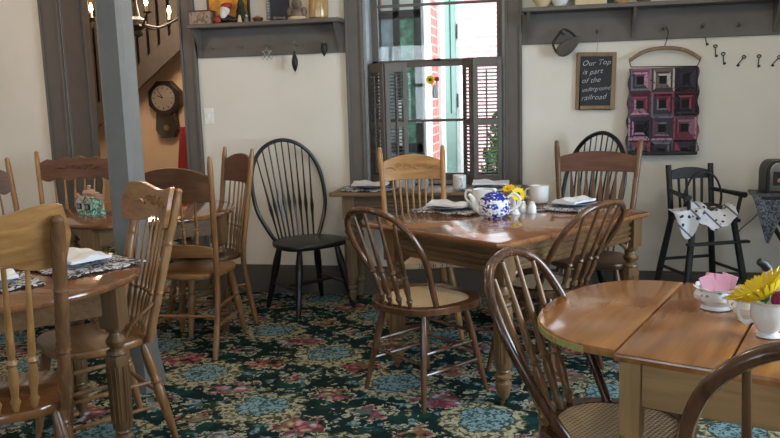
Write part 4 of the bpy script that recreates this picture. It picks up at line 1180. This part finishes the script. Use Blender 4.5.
# teapot
t = thing('teapot', 'blue and white china teapot with white handle in the middle of the centre table', 'teapot', (-.30, 3.99, .752), 0)
m = MB(); m.lathe([(.048, 0), (.054, .004), (.058, .010), (.074, .022), (.080, .05), (.080, .080), (.070, .104), (.052, .115)], seg=32, scale_to=False); m.build('body', 'willow', t)
m = MB(); m.lathe([(.052, .113), (.048, .122), (.030, .132), (.012, .136)], seg=28, scale_to=False); ld = m.build('lid', 'willow', t)
m = MB(); m.lathe([(.008, .135), (.014, .143), (.012, .15), (.004, .154)], seg=14, scale_to=False); m.build('knob', 'white', ld)
m = MB(); m.tube(spline([(-.062, 0, .035), (-.095, 0, .055), (-.112, 0, .10), (-.130, 0, .122)], 6), [.024] * 3 + [.021] * 3 + [.017] * 4 + [.014] * 4 + [.011] * 5, 12); m.build('spout', 'white', t)
m = MB(); m.tube(spline([(.065, 0, .105), (.10, 0, .125), (.128, 0, .10), (.12, 0, .06), (.074, 0, .035)], 6), .0065, 9); m.build('handle', 'white', t)
# pitcher behind
t = thing('pitcher', 'plain white pitcher with loop handle just behind the blue teapot', 'pitcher', (-.375, 4.19, .752), 2.9)
m = MB(); m.lathe([(.045, 0), (.055, .008), (.062, .05), (.058, .09), (.060, .125), (.055, .125), (.052, .09), (.05, .02), (.001, .01)], seg=28, scale_to=False); m.build('body', 'white', t)
m = MB(); m.tube(spline([(.055, 0, .11), (.09, 0, .115), (.098, 0, .075), (.06, 0, .03)], 6), .007, 9); m.build('handle', 'white', t)
# bud vase with flowers
t = thing('bud_vase', 'small white bud vase behind the teapot handle', 'vase', (-.205, 4.11, .752))
m = MB(); m.lathe([(.030, 0), (.032, .006), (.022, .02), (.018, .05), (.026, .08), (.022, .095), (.019, .095), (.019, .05), (.001, .01)], seg=20, scale_to=False); m.build('body', 'white', t)
flower('bright yellow sunflower in the bud vase on the centre table', 'flower', (-.185, 4.07, .862), 15, .042, 'yellow', (-.20, 4.105, .77), (.3, -1, .35), seed_r=.28)
flower('yellow and orange flower at the back of the bud vase', 'flower', (-.235, 4.12, .885), 13, .038, 'yellow', (-.21, 4.115, .77), (-.2, -.5, 1), seed_r=.32, cm='orange')
for (x, y), lab in (((-.165, 4.185), 'white china shaker on the centre table, the one nearer the bud vase'), ((-.115, 4.165), 'white china shaker on the centre table, the one farther from the bud vase')):
    t = thing('shaker', lab, 'shaker', (x, y, .752), 0, 'salt and pepper on the centre table')
    m = MB(); m.lathe([(.021, 0), (.023, .004), (.021, .035), (.014, .048)], seg=18, scale_to=False); m.build('body', 'white', t)
    m = MB(); m.lathe([(.014, .048), (.014, .056), (.006, .062)], seg=16, scale_to=False); m.build('cap', 'white', t)
# cottage teapot
t = thing('cottage_teapot', 'teapot shaped like a green cottage with tan roof on the far round table', 'teapot', (-2.66, 4.10, .75), -.45)
t.scale = (.85, .85, .85)
m = MB()
for cx_, mt in ((0, 0),):
    m.box(-.10, .10, -.045, .055, 0, .035)
m.box(-.0, .095, -.05, .05, .03, .085); m.add([(0, -.052, .085), (.1, -.052, .085), (.05, -.052, .128), (0, .05, .085), (.1, .05, .085), (.05, .05, .128)], [(0, 1, 2), (5, 4, 3), (0, 3, 4, 1), (1, 4, 5, 2), (2, 5, 3, 0)])
m.build('green_wing', 'cottage', t, .004)
m = MB(); m.box(-.095, .0, -.05, .05, .03, .085); m.add([(-.1, -.052, .085), (0, -.052, .085), (-.05, -.052, .128), (-.1, .05, .085), (0, .05, .085), (-.05, .05, .128)], [(0, 1, 2), (5, 4, 3), (0, 3, 4, 1), (1, 4, 5, 2), (2, 5, 3, 0)])
m.build('white_wing', 'cottagewhite', t, .003)
m = MB()
for cx_ in (-.05, .05):
    for s_ in (-1, 1):
        m.tube([(cx_, -.053, .134), (cx_ + s_ * .056, -.053, .083)], .007, 6)
m.box(-.085, .085, .0, .05, .10, .135); m.box(-.06, .06, -.015, .045, .135, .15); m.build('roof', 'cottageroof', t, .006)
m = MB(); m.lathe([(.045, .15), (.035, .165), (.012, .17), (.014, .185), (.014, .196), (.004, .2)], seg=16, scale_to=False); m.build('lid', 'cottageroof', t)
for cx_ in (-.05, .05):
    f = MB(); f.box(cx_ - .026, cx_ + .026, -.056, -.048, .038, .078); wn = f.build('window', 'navy', t)
    f = MB(); f.box(cx_ - .014, cx_ - .002, -.058, -.054, .045, .071); f.box(cx_ + .002, cx_ + .014, -.058, -.054, .045, .071); f.build('pane', 'steel', wn)
m = MB(); m.tube(spline([(-.095, 0, .04), (-.135, 0, .06), (-.13, 0, .11), (-.15, 0, .13)], 5), .012, 8); m.build('spout', 'cottageroof', t)
m = MB(); m.tube(spline([(.09, 0, .11), (.14, 0, .11), (.145, 0, .06), (.095, 0, .03)], 5), .008, 8); m.build('handle', 'cottageroof', t)
# right table china
t = thing('sugar_bowl', 'white scalloped china bowl of pink packets on the honey table', 'bowl', (.455, 2.335, .75))
n = 36; m = MB(); vs = []; fs = []
prof = [(.036, 0), (.042, .003), (.036, .012), (.040, .016), (.058, .032), (.060, .045), (.052, .056), (.062, .066), (.058, .066), (.048, .055), (.052, .04), (.03, .02)]
for r_, z_ in prof:
    for k in range(n):
        a_ = 2 * PI * k / n; rr = r_ * (1 + .05 * cos(a_ * 8) * (z_ > .03)); vs.append((rr * cos(a_), rr * sin(a_), z_ + (.003 * cos(a_ * 8) if z_ > .06 else 0)))
for i in range(len(prof) - 1):
    for k in range(n): fs.append((i * n + k, i * n + (k + 1) % n, (i + 1) * n + (k + 1) % n, (i + 1) * n + k))
fs.append(tuple(reversed(range(n)))); fs.append(tuple(range((len(prof) - 1) * n, len(prof) * n)))
m.add(vs, fs); m.build('bowl_body', 'floralchina', t)
for i, (x, y, rz, tilt, lab) in enumerate([(-.022, -.01, .3, -.5, 'pink paper packet in the scalloped bowl, the leftmost'), (-.008, .012, -.2, .15, 'pink paper packet in the scalloped bowl, second from the left'), (.014, .0, .15, .35, 'pink paper packet in the scalloped bowl, third from the left'), (.030, .01, -.15, .55, 'pink paper packet in the scalloped bowl, the rightmost')]):
    t = thing('sugar_packet', lab, 'packet', (.455 + x, 2.335 + y, .818), rz, 'pink packets in the china bowl')
    t.rotation_euler = (-.15 - .1 * i, tilt * .6, rz)
    MB().box(-.022, .022, -.0025, .0025, -.025, .032).build('packet_body', 'pink', t, .002)
t = thing('creamer', 'small white china creamer between the packet bowl and the flower cup', 'creamer', (.512, 2.215, .75), 2.4)
m = MB(); m.lathe([(.020, 0), (.023, .003), (.018, .008), (.036, .025), (.038, .04), (.028, .055), (.033, .066), (.029, .066), (.024, .054), (.03, .03), (.001, .02)], seg=24, scale_to=False); m.build('body', 'floralchina', t)
m = MB(); m.tube(spline([(.034, 0, .05), (.055, 0, .052), (.05, 0, .03), (.034, 0, .022)], 5), .004, 8); m.build('handle', 'white', t)
t = thing('china_cup', 'white footed china cup holding the flowers on the honey table', 'cup', (.532, 2.075, .75), 2.9)
m = MB(); m.lathe([(.026, 0), (.031, .003), (.030, .007), (.020, .013), (.030, .022), (.044, .05), (.046, .065), (.044, .088), (.050, .096), (.046, .096), (.040, .085), (.04, .06), (.02, .03), (.001, .025)], seg=32, scale_to=False); m.build('body', 'white', t)
m = MB(); m.tube(spline([(.044, 0, .085), (.066, 0, .088), (.074, 0, .06), (.055, 0, .03), (.040, 0, .038)], 6), .0045, 8); m.build('handle', 'white', t)
flower('large yellow daisy leaning left out of the china cup', 'flower', (.522, 2.085, .850), 22, .086, 'yellow', (.53, 2.075, .785), (-.50, .10, .82), seed_r=.2, cm='green', pitch=1.0)
t = thing('cut_flower', 'magenta pompom flower in the china cup', 'flower', (.54, 2.08, .785))
m = MB(); 
for k in range(60):
    a_ = k * 2.399; h_ = 1 - k / 60 * 1.3; rr = math.sqrt(max(0, 1 - h_ * h_)); d = Vector((rr * cos(a_), rr * sin(a_), h_))
    m.ball(tuple(Vector((.012, -.030, .066)) + d * .019), .0062, 1, 1, 1, 6, 4)
m.ball((.012, -.030, .066), .017); m.build('petals', 'purple', t)
m = MB(); m.tube([(0, 0, 0), (.004, -.010, .035), (.011, -.028, .058)], .002, 6)
for s_, ex in ((-1, .05), (1, .07)):
    vs = [(0, 0, .03), (ex * .5, s_ * .02 - .01, .048), (ex, s_ * .012 - .012, .048), (ex * .5, s_ * -.004 - .012, .040)]
    m.add(vs + [(x, y, z - .0015) for x, y, z in vs], [(0, 1, 2, 3), (7, 6, 5, 4), (0, 4, 5, 1), (1, 5, 6, 2), (2, 6, 7, 3), (3, 7, 4, 0)])
m.build('stem', 'green', t)
# teapot with long black-tipped spout at right edge
t = thing('teapot', 'white pot with long black-tipped spout behind the flowers, cut by the right edge', 'teapot', (.70, 2.33, .75), 0)
m = MB(); m.lathe([(.05, 0), (.065, .01), (.078, .05), (.07, .10), (.045, .125), (.04, .13)], seg=28, scale_to=False); m.build('body', 'white', t)
m = MB(); m.tube(spline([(-.065, 0, .035), (-.098, -.01, .07), (-.112, -.015, .105), (-.122, -.02, .130)], 6), [.020] * 4 + [.016] * 5 + [.013] * 5 + [.011] * 5, 12); sp = m.build('spout', 'white', t)
m = MB(); m.tube([(-.118, -.018, .124), (-.129, -.022, .138), (-.143, -.025, .146)], [.013, .0125, .010], 12); m.build('spout_tip', 'rubber', sp)
m = MB(); m.lathe([(.042, .128), (.035, .14), (.01, .146), (.012, .158), (.003, .165)], seg=20, scale_to=False); m.build('lid', 'white', t)

# ------------------------------------------------------------------ HIGH CHAIR
t = thing('high_chair', 'worn black wooden child high chair with arms against the right wall', 'chair', (.865, 4.93, 0), .38)
m = MB(); m.slab([(-.155, -.15), (.155, -.15), (.14, .14), (-.14, .14)], .595, .618, .006); m.build('seat', 'black2', t)
for sx in (-1, 1):
    m = MB(); m.tube([(sx * .135, .115, .60), (sx * .140, .155, .92)], .017, 10); m.build('back_post', 'black2', t)
    m = MB(); m.tube([(sx * .15, -.11, .615), (sx * .165, -.125, .74)], .011, 8); m.build('arm_post', 'black2', t)
    m = MB(); m.tube([(sx * .137, .135, .765), (sx * .160, 0, .76), (sx * .178, -.145, .755)], [.012, .013, .018], 8, flat=1.2); m.build('arm', 'black2', t)
    for sy in (-1, 1):
        m = MB(); m.tube([(sx * .215, sy * .19, 0), (sx * .175, sy * .155, .3), (sx * .13, sy * .12, .60)], [.017, .020, .018], 10); m.build('leg', 'black2', t)
tt, bb = crest_outline('arch', .125, .83, .90)
m = MB(); m.board(tt, bb, .014, lambda x, z: .13 + (z - .6) * .09); m.build('crest_rail', 'black2', t, .003)
for x in (-.07, -.023, .023, .07):
    m = MB(); m.tube([(x, .12, .615), (x * 1.1, .143, .84)], .008, 8); m.build('spindle', 'black2', t)
def hc(sx, sy, z): k = z / .6; return (sx * (.215 - .085 * k), sy * (.19 - .07 * k), z)
for z, fr_ in ((.34, 1), (.25, -1)):
    m = MB(); m.tube([hc(-1, fr_, z), hc(1, fr_, z)], .010, 8); m.build('stretcher', 'black2', t)
for sx in (-1, 1):
    m = MB(); m.tube([hc(sx, -1, .3), hc(sx, 1, .3)], .010, 8); m.build('stretcher', 'black2', t)
m = MB(); m.box(-.20, .19, -.20, -.16, .48, .495); m.build('foot_rest', 'black2', t, .004)
t = thing('wicker_basket', 'dark basket with tall round hoop handle sitting on the high chair seat', 'basket', (.865, 4.925, .618), .25)
m = MB(); m.lathe([(.08, 0), (.09, .01), (.108, .07), (.102, .07), (.085, .015), (.001, .01)], seg=24, scale_to=False)
for k in range(5):
    m.tube([((.092 + .0038 * k) * cos(a_ * PI / 12), (.092 + .0038 * k) * sin(a_ * PI / 12), .012 + k * .013) for a_ in range(24)], .0045, 5, True)
m.build('basket_body', plain('dark_wicker', (.06, .045, .03), .7, var=.3), t)
m = MB(); m.tube(spline([(-.105, 0, .05), (-.11, -.0, .14), (-.07, -.0, .235), (0, 0, .265), (.07, 0, .235), (.11, 0, .14), (.105, 0, .05)], 5), .006, 6, flat=1.8); m.build('hoop_handle', 'black2', t)
def drape(name, label, cat, origin, fn, nx, ny, mat, group=None, th=.004):
    t = thing(name, label, cat, origin, 0, group)
    m = MB(); vs = []; fs = []
    g_ = [[Vector(fn(i / nx, j_ / ny)) for i in range(nx + 1)] for j_ in range(ny + 1)]
    for L_ in (0, 1):
        for j_ in range(ny + 1):
            for i in range(nx + 1):
                a_ = g_[j_][min(i + 1, nx)] - g_[j_][max(i - 1, 0)]; b_ = g_[min(j_ + 1, ny)][i] - g_[max(j_ - 1, 0)][i]
                nn = a_.cross(b_); nn = nn.normalized() if nn.length > 1e-9 else Vector((0, -1, 0))
                vs.append(tuple(g_[j_][i] + nn * (th if L_ else 0)))
    N = (nx + 1) * (ny + 1)
    for j_ in range(ny):
        for i in range(nx):
            a_ = j_ * (nx + 1) + i; b_ = a_ + nx + 1
            fs.append((a_, b_, b_ + 1, a_ + 1)); fs.append((N + a_, N + a_ + 1, N + b_ + 1, N + b_))
    for i in range(nx): fs.append((i, i + 1, N + i + 1, N + i)); a_ = ny * (nx + 1) + i; fs.append((a_, N + a_, N + a_ + 1, a_ + 1))
    for j_ in range(ny): a_ = j_ * (nx + 1); fs.append((a_, N + a_, N + a_ + nx + 1, a_ + nx + 1)); a_ += nx; fs.append((a_, a_ + nx + 1, N + a_ + nx + 1, N + a_))
    m.add(vs, fs); m.build('cloth', mat, t); return t
def tw(u, v):   # band lying over basket and seat front
    x = -.13 + .26 * u; y = .06 - .23 * v
    z = .085 + .02 * sin(u * 6 + 1) - .02 * u + (-.07 * max(0, (v - .55)) / .45) * (1.0 + .5 * sin(u * 4)) + .008 * sin(u * 22)
    return (x, y, z)
drape('tea_towel', 'white tea towel with black figures lying over the basket', 'towel', (.895, 4.89, .618), tw, 18, 10, 'towel')
def tw2(u, v):  # left corner hanging off the seat
    x = -.17 + .19 * u * (1 - .3 * v) + .03 * v; y = -.02 - .14 * min(1, v * 2.2) - .012 * sin(u * 9)
    z = .075 - .02 * (1 - u) - (.0 if v < .45 else (v - .45) * .22 * (.4 + sin(u * PI)))
    return (x, y, z)
drape('tea_towel', 'white tea towel corner hanging off the front left of the high chair', 'towel', (.83, 4.88, .618), tw2, 14, 12, 'towel')
# ------------------------------------------------------------------ toaster stand
t = thing('tray_stand', 'small dark folding stand under the toaster at the right edge', 'table', (1.40, 4.92, 0), 0)
MB().box(-.25, .25, -.17, .17, .742, .76).build('table_top', 'black2', t, .004)
for sx in (-1, 1):
    for y in (-.15, .15):
        m = MB(); m.tube([(-sx * .22, y + sx * .012, .742), (sx * .22, y + sx * .012, 0)], .014, 8); m.build('leg', 'black2', t)
    m = MB(); m.tube([(sx * .16, -.15, .10), (sx * .16, .15, .10)], .009, 8); m.build('stretcher', 'black2', t)
t = thing('toaster', 'black and chrome rounded toaster at the right edge', 'toaster', (1.335, 4.95, .76), 0)
n = 12; prof = [(-.14, 0), (-.14, .10)] + [(-.14 + .05 * (1 - cos(a_ * PI / 2 / 6)), .12 + .07 * sin(a_ * PI / 2 / 6)) for a_ in range(7)] + [(.09 + .05 * sin(a_ * PI / 2 / 6), .12 + .07 * cos(a_ * PI / 2 / 6)) for a_ in range(7)] + [(.14, 0)]
def pris(mb, prof, y0, y1, s=1.0, dz=0):
    N = len(prof); vs = [(x * s, y0, z * s + dz) for x, z in prof] + [(x * s, y1, z * s + dz) for x, z in prof]
    mb.add(vs, [tuple(range(N)), tuple(reversed(range(N, 2 * N)))] + [(i, (i + 1) % N, N + (i + 1) % N, N + i) for i in range(N)])
m = MB(); pris(m, prof, -.09, .09); m.build('shell', 'rubber', t, .006)
m = MB(); pris(m, prof, -.098, -.088, .88, .015); fc = m.build('chrome_face', 'chrome', t, .003)
m = MB(); m.box(-.105, .105, -.102, -.096, .05, .13); m.build('opening', 'darkwood', fc)
t = thing('bread_slices', 'toasted bread showing in the toaster opening', 'bread', (1.335, 4.845, .76), 0)
m = MB(); m.ball((-.04, 0, .080), .035, 1.3, .25, .6); m.ball((.03, 0, .075), .035, 1.2, .25, .55); m.build('bread', 'bakery', t)
def tri(u, v):
    x = -.10 + .20 * u - (u - .42) * .19 * v ; z = .004 - .27 * v * (1.0); y = -.006 - .01 * sin(u * 8)
    if v < .12: z = .006; y = .10 - .106 * v / .12
    return (x, y, z)
drape('table_runner', 'dark grey printed cloth corner hanging in a point from the tray stand', 'cloth', (1.20, 4.745, .76), tri, 12, 16, 'greyprint')
t = thing('power_cord', 'thin black cord drooping behind the high chair arm', 'cord', (1.12, 5.0, .55))
m = MB(); m.tube(spline([(.15, 0, .20), (.06, 0, .06), (-.02, 0, -.02), (-.04, .02, -.08)], 6), .003, 6); m.build('cable', 'rubber', t)

# second windsor chair behind dark brown chair
windsor('black bow-back windsor chair behind the dark brown press-back chair', (.06, 4.89), (-.80, -.60), 1.125)

# ------------------------------------------------------------------ HALL: stairs, clock, chandelier
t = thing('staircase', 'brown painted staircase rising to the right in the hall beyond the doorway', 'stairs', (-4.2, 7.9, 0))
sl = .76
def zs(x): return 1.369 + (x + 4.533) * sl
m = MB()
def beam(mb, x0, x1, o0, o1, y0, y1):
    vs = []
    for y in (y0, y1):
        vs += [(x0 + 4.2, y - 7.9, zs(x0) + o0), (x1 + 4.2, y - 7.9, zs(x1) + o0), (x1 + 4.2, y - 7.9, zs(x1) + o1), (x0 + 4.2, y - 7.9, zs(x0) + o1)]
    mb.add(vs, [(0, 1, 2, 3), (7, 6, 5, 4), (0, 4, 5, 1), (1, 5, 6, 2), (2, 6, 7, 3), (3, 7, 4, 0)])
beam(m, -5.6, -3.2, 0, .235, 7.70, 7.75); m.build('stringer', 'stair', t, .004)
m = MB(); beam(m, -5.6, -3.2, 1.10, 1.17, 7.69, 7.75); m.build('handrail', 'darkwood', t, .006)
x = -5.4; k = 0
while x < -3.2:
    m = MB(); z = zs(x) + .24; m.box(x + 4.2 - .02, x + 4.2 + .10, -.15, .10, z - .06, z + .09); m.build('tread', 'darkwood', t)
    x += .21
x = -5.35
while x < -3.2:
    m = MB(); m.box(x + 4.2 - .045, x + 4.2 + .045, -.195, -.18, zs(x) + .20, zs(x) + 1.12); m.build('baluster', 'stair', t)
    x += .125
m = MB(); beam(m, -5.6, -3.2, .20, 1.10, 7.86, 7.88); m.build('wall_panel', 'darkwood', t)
t = thing('wall_clock', 'dark octagonal wall clock with pendulum case in the hall', 'clock', (-4.156, 7.99, 1.435))
oc = [(.19 * cos(PI / 8 + k * PI / 4) * 1.03, .19 * sin(PI / 8 + k * PI / 4) * 1.03) for k in range(8)]
def extr(mb, ol, y0, y1):
    N = len(ol); mb.add([(x, y0, z) for x, z in ol] + [(x, y1, z) for x, z in ol], [tuple(range(N)), tuple(reversed(range(N, 2 * N)))] + [(i, (i + 1) % N, N + (i + 1) % N, N + i) for i in range(N)])
m = MB(); extr(m, oc, -.05, .05); extr(m, [(-.11, -.16), (-.13, -.34), (-.07, -.43), (.07, -.43), (.13, -.34), (.11, -.16)], -.03, .05); m.build('case', 'darkwood', t, .006)
m = MB(); m.lathe([(.001, 0), (.135, .0), (.135, .008), (.001, .009)], (0, -.05, 0), (0, -1, 0), 32, False); fc = m.build('dial', plain('aged_dial', (.20, .17, .145), .5), t)
m = MB()
for k in range(12):
    a_ = k * PI / 6; m.tube([(.098 * sin(a_), -.061, .098 * cos(a_)), (.122 * sin(a_), -.061, .122 * cos(a_))], .004, 5)
m.build('hour_marks', 'darkwood', fc)
m = MB(); m.tube([(0, -.063, 0), (-.065, -.063, .025)], .005, 5); m.tube([(0, -.064, 0), (-.055, -.064, .075)], .0035, 5); m.build('hands', 'rubber', fc)
m = MB(); m.lathe([(.001, 0), (.03, 0), (.03, .006), (.001, .008)], (0, -.03, -.32), (0, -1.2, -.32), 16, False); m.build('pendulum_window', 'brass', t)
# chandelier
t = thing('chandelier', 'dark candle chandelier glowing in the hall beyond the doorway', 'chandelier', (-3.66, 6.6, 2.0))
m = MB(); m.lathe([(.01, 0), (.05, .02), (.035, .06), (.09, .10), (.075, .15), (.03, .18), (.02, .26), (.012, .30), (.01, 1.38)], (0, 0, -.03), (0, 0, 1), 16, False); m.build('stem', 'iron', t)
for k in range(6):
    a_ = k * PI / 3 + .2; R_ = .40
    m = MB(); m.tube(spline([(.05 * cos(a_), .05 * sin(a_), .08), (.20 * cos(a_), .20 * sin(a_), .05), (.33 * cos(a_), .33 * sin(a_), .10), (R_ * cos(a_), R_ * sin(a_), .14)], 5), .010, 7)
    m.lathe([(.006, .13), (.04, .145), (.042, .15), (.012, .152)], (R_ * cos(a_), R_ * sin(a_), 0), (R_ * cos(a_), R_ * sin(a_), 1), 12, False); ar = m.build('arm', 'iron', t)
    m = MB(); m.lathe([(.012, .15), (.012, .20)], (R_ * cos(a_), R_ * sin(a_), 0), (R_ * cos(a_), R_ * sin(a_), 1), 10, False); m.build('candle', 'cream', ar)
    m = MB(); m.lathe([(.006, .20), (.016, .22), (.014, .25), (.004, .28)], (R_ * cos(a_), R_ * sin(a_), 0), (R_ * cos(a_), R_ * sin(a_), 1), 10, False); m.build('flame_bulb', 'flame', ar)
t = thing('curtain', 'dark red cloth hanging in the hall under the clock', 'curtain', (-3.95, 7.93, 0))
m = MB(); vs = []; fs = []; nx = 16
for j_ in range(11):
    for i in range(nx + 1):
        u = i / nx; v = j_ / 10; x = .02 + (-.14 * (1 - v) - .05) * (1 - u) + .2 * u; vs.append((x, .012 * sin(u * 20), .0 + 1.12 * v))
for j_ in range(10):
    for i in range(nx): a_ = j_ * (nx + 1) + i; fs.append((a_, a_ + 1, a_ + nx + 2, a_ + nx + 1))
m.add(vs, fs); o = m.build('fabric', 'redcloth', t); sd = o.modifiers.new('solid', 'SOLIDIFY'); sd.thickness = .006
t = thing('garland', 'string of tiny warm fairy lights beside the column in the hall', 'lights', (-4.50, 7.5, 0))
gp = [(-.02, 0, .95), (.01, 0, 1.02), (.015, 0, 1.10), (-.01, 0, 1.17), (0, 0, 1.24), (-.01, 0, .80), (0, 0, .72)]
gp = [(x, y, z - .02) for x, y, z in gp]
m = MB(); m.tube([(0, 0, .70), (.01, 0, .9), (-.005, 0, 1.1), (0, 0, 1.25)], .003, 6); m.lathe([(.05, 0), (.02, .02), (.012, .7)], (0, 0, 0), (0, 0, 1), 10, False); m.build('wire', 'iron', t)
for i, g_ in enumerate(gp): m = MB(); m.ball(g_, .016 if i != 0 else .03, 1, 1, 1.2, 8, 6); m.build('bulb', 'fairy', t)
t = thing('side_table', 'small dark table in the hall just right of the column', 'table', (-4.42, 7.45, 0))
m = MB(); m.slab([(.16 * cos(k * PI / 12), .16 * sin(k * PI / 12)) for k in range(24)], .68, .71, .006); m.build('table_top', 'darkwood', t)
m = MB(); m.lathe([(.12, 0), (.03, .05), (.025, .6), (.06, .68)], seg=14, scale_to=False); m.build('pedestal', 'darkwood', t)

# ------------------------------------------------------------------ OUTSIDE
w = MB(); w.box(-1.68, 12, YB, 22, -.25, -.1); tag(w.build('terrace_paving', 'pathstone'), 'pale paved ground outside the window', 'ground', kind='structure')
t = thing('brick_wing', 'red brick wing of the house seen through the window', 'building', (-1.0, 6.1, 0))
m = MB()
m.box(-.30, -.03, .05, 2.6, -.1, 3.6); m.box(-.03, 0, .31, .80, -.1, 3.6); m.box(-.03, 0, .80, 2.6, 2.75, 3.6)
m.build('brick_wall', 'brick', t)
m = MB(); m.box(-.30, .02, -.02, .30, -.1, 3.6); m.build('corner_post', 'extwhite', t)
m = MB(); m.box(-.028, .03, .80, 1.05, -.1, 2.75); m.box(-.028, .03, 2.16, 2.62, -.1, 2.75); m.box(-.028, .03, 1.05, 2.16, 2.5, 2.75); m.build('door_frame', 'extwhite', t)
m = MB(); m.box(-.028, -.004, 1.06, 2.15, -.1, 2.5)
m.box(-.004, .008, 1.2, 1.5, 1.2, 2.3); m.box(-.004, .008, 1.68, 2.02, 1.2, 2.3); m.build('green_door', 'doorgreen', t, .003)
m = MB()
for z in (1.95, 1.25): m.box(.008, .02, 2.08, 2.15, z, z + .14)
m.build('hinge', 'extdark', t)
t = thing('brick_building', 'bright pinkish brick wall across the yard, seen through the window', 'building', (.1, 13.0, 0))
m = MB(); m.box(-3.2, .4, 0, .3, -.1, 5); m.build('brick_wall', 'palebrick', t)
m = MB(); m.box(-3.3, .5, -.1, 0, 4.6, 4.8); m.build('eave', 'extwhite', t)
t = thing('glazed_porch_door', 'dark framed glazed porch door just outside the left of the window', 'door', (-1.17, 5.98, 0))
m = MB()
for x0, x1 in ((-.20, -.125), (-.03, .02), (.13, .185)): m.box(x0, x1, -.02, .02, -.1, 2.9)
m.box(-.20, .185, -.02, .02, 1.96, 2.02); m.box(-.20, .185, -.02, .02, -.1, .3); m.box(-.20, .185, -.02, .02, .95, 1.02); m.build('frame', 'extdark', t, .003)
m = MB(); m.box(-.125, -.03, -.004, .004, .3, 1.98); m.build('blue_curtain', plain('pale_blue_curtain', (.30, .40, .48), .8, var=.1), t)
m = MB(); m.box(.02, .13, -.004, .004, .3, 1.98); m.build('painted_reflection', plain('painted_foliage_reflection', (.16, .36, .28), .6, var=.35), t)  # opaque pane; mottled green imitates foliage reflected in the door glass
m = MB(); m.box(.0, .02, -.035, -.02, 1.0, 1.35); m.build('pull', 'extwhite', t)
def shrub(label, x, y, R, H, n, name='shrub'):
    t = thing(name, label, 'shrub', (x, y, -.1), 0, 'shrubs outside the window')
    m = MB()
    for k in range(n):
        th = random.uniform(0, 2 * PI); ph = math.acos(random.uniform(-1, 1)); r_ = R * random.uniform(.55, 1)
        c = Vector((r_ * sin(ph) * cos(th), r_ * sin(ph) * sin(th), H * .5 + H * .5 * cos(ph) * random.uniform(.6, 1)))
        q = Vector((random.uniform(-1, 1), random.uniform(-1, 1), random.uniform(-.4, 1))).normalized().to_track_quat('Z', 'Y').to_matrix().to_4x4()
        L_ = random.uniform(.05, .09)
        m.add([(0, -L_, 0), (L_ * .45, 0, .01), (0, L_, 0), (-L_ * .45, 0, .01)], [(0, 1, 2, 3)], Matrix.Translation(c) @ q)
    m.build('leaves', 'foliage', t)
    m = MB()
    for k in range(5): a_ = k * 1.3; m.tube([(0, 0, 0), (.3 * R * cos(a_), .3 * R * sin(a_), H * .5), (.6 * R * cos(a_), .6 * R * sin(a_), H * .85)], [.02, .014, .006], 6)
    m.build('stems', 'stair', t)
shrub('leafy green shrub outside behind the right shutter', -.20, 8.3, .55, 1.55, 1500)
shrub('low green shrub in front of the far brick wall outside', .55, 10.5, .7, 1.2, 900)
shrub('small green shrub beyond the porch door outside', -1.25, 7.6, .22, 1.8, 500) if False else None

# ------------------------------------------------------------------ LIGHTS
W = bpy.data.worlds.new('world'); S.world = W; W.use_nodes = True
bg = W.node_tree.nodes['Background']; bg.inputs[0].default_value = (.86, .93, 1.0, 1); bg.inputs[1].default_value = 3.4
def area(name, loc, rot, sx, sy, e, col):
    l = bpy.data.lights.new(name, 'AREA'); l.shape = 'RECTANGLE'; l.size = sx; l.size_y = sy; l.energy = e; l.color = col
    o = bpy.data.objects.new(name, l); COL.objects.link(o); o.location = loc; o.rotation_euler = rot; return o
area('daylight_right_window', (XR + .35, (RY0 + RY1) / 2, (RZ0 + RZ1) / 2), (0, PI / 2, 0), 1.5, 2.3, 135, (.70, .85, 1.0))
for a_, b_ in FW: area('daylight_front_window', ((a_ + b_) / 2, YF - .35, 1.55), (PI / 2, 0, 0), b_ - a_, 1.5, 24, (.76, .88, 1.0))
def lamp(name, loc, e, col, r=.12):
    l = bpy.data.lights.new(name, 'POINT'); l.energy = e; l.color = col; l.shadow_soft_size = r
    o = bpy.data.objects.new(name, l); COL.objects.link(o); o.location = loc; return o
lamp('ceiling_lamp', (-.9, 3.1, 2.5), 17, (1, .80, .56)); lamp('ceiling_lamp', (-3.4, 3.4, 2.5), 20, (1, .68, .42)); lamp('ceiling_lamp', (1.2, 3.0, 2.5), 11, (1, .82, .6))
lamp('chandelier_light', (-3.66, 6.7, 2.3), 62, (1, .76, .54), .2)

# ------------------------------------------------------------------ CAMERA
f, pit, roll, yaw, h = 785.582, .154140761, -.0288043, -.208944, 1.377777
fw = Vector((sin(yaw) * cos(pit), cos(yaw) * cos(pit), -sin(pit))); rt = Vector((cos(yaw), -sin(yaw), 0)); up = rt.cross(fw)
r2 = rt * cos(roll) + up * sin(roll); u2 = -rt * sin(roll) + up * cos(roll)
cam = bpy.data.cameras.new('camera'); co = bpy.data.objects.new('camera', cam); COL.objects.link(co)
cam.sensor_width = 36; cam.lens = f / 780 * 36; cam.clip_start = .02
co.matrix_world = Matrix(((r2.x, u2.x, -fw.x, 0), (r2.y, u2.y, -fw.y, 0), (r2.z, u2.z, -fw.z, h), (0, 0, 0, 1)))
S.camera = co
vs_ = S.view_settings; vs_.view_transform = 'Standard'; vs_.look = 'None'; vs_.gamma = 1; vs_.use_curve_mapping = False
vs_.exposure = 0.44
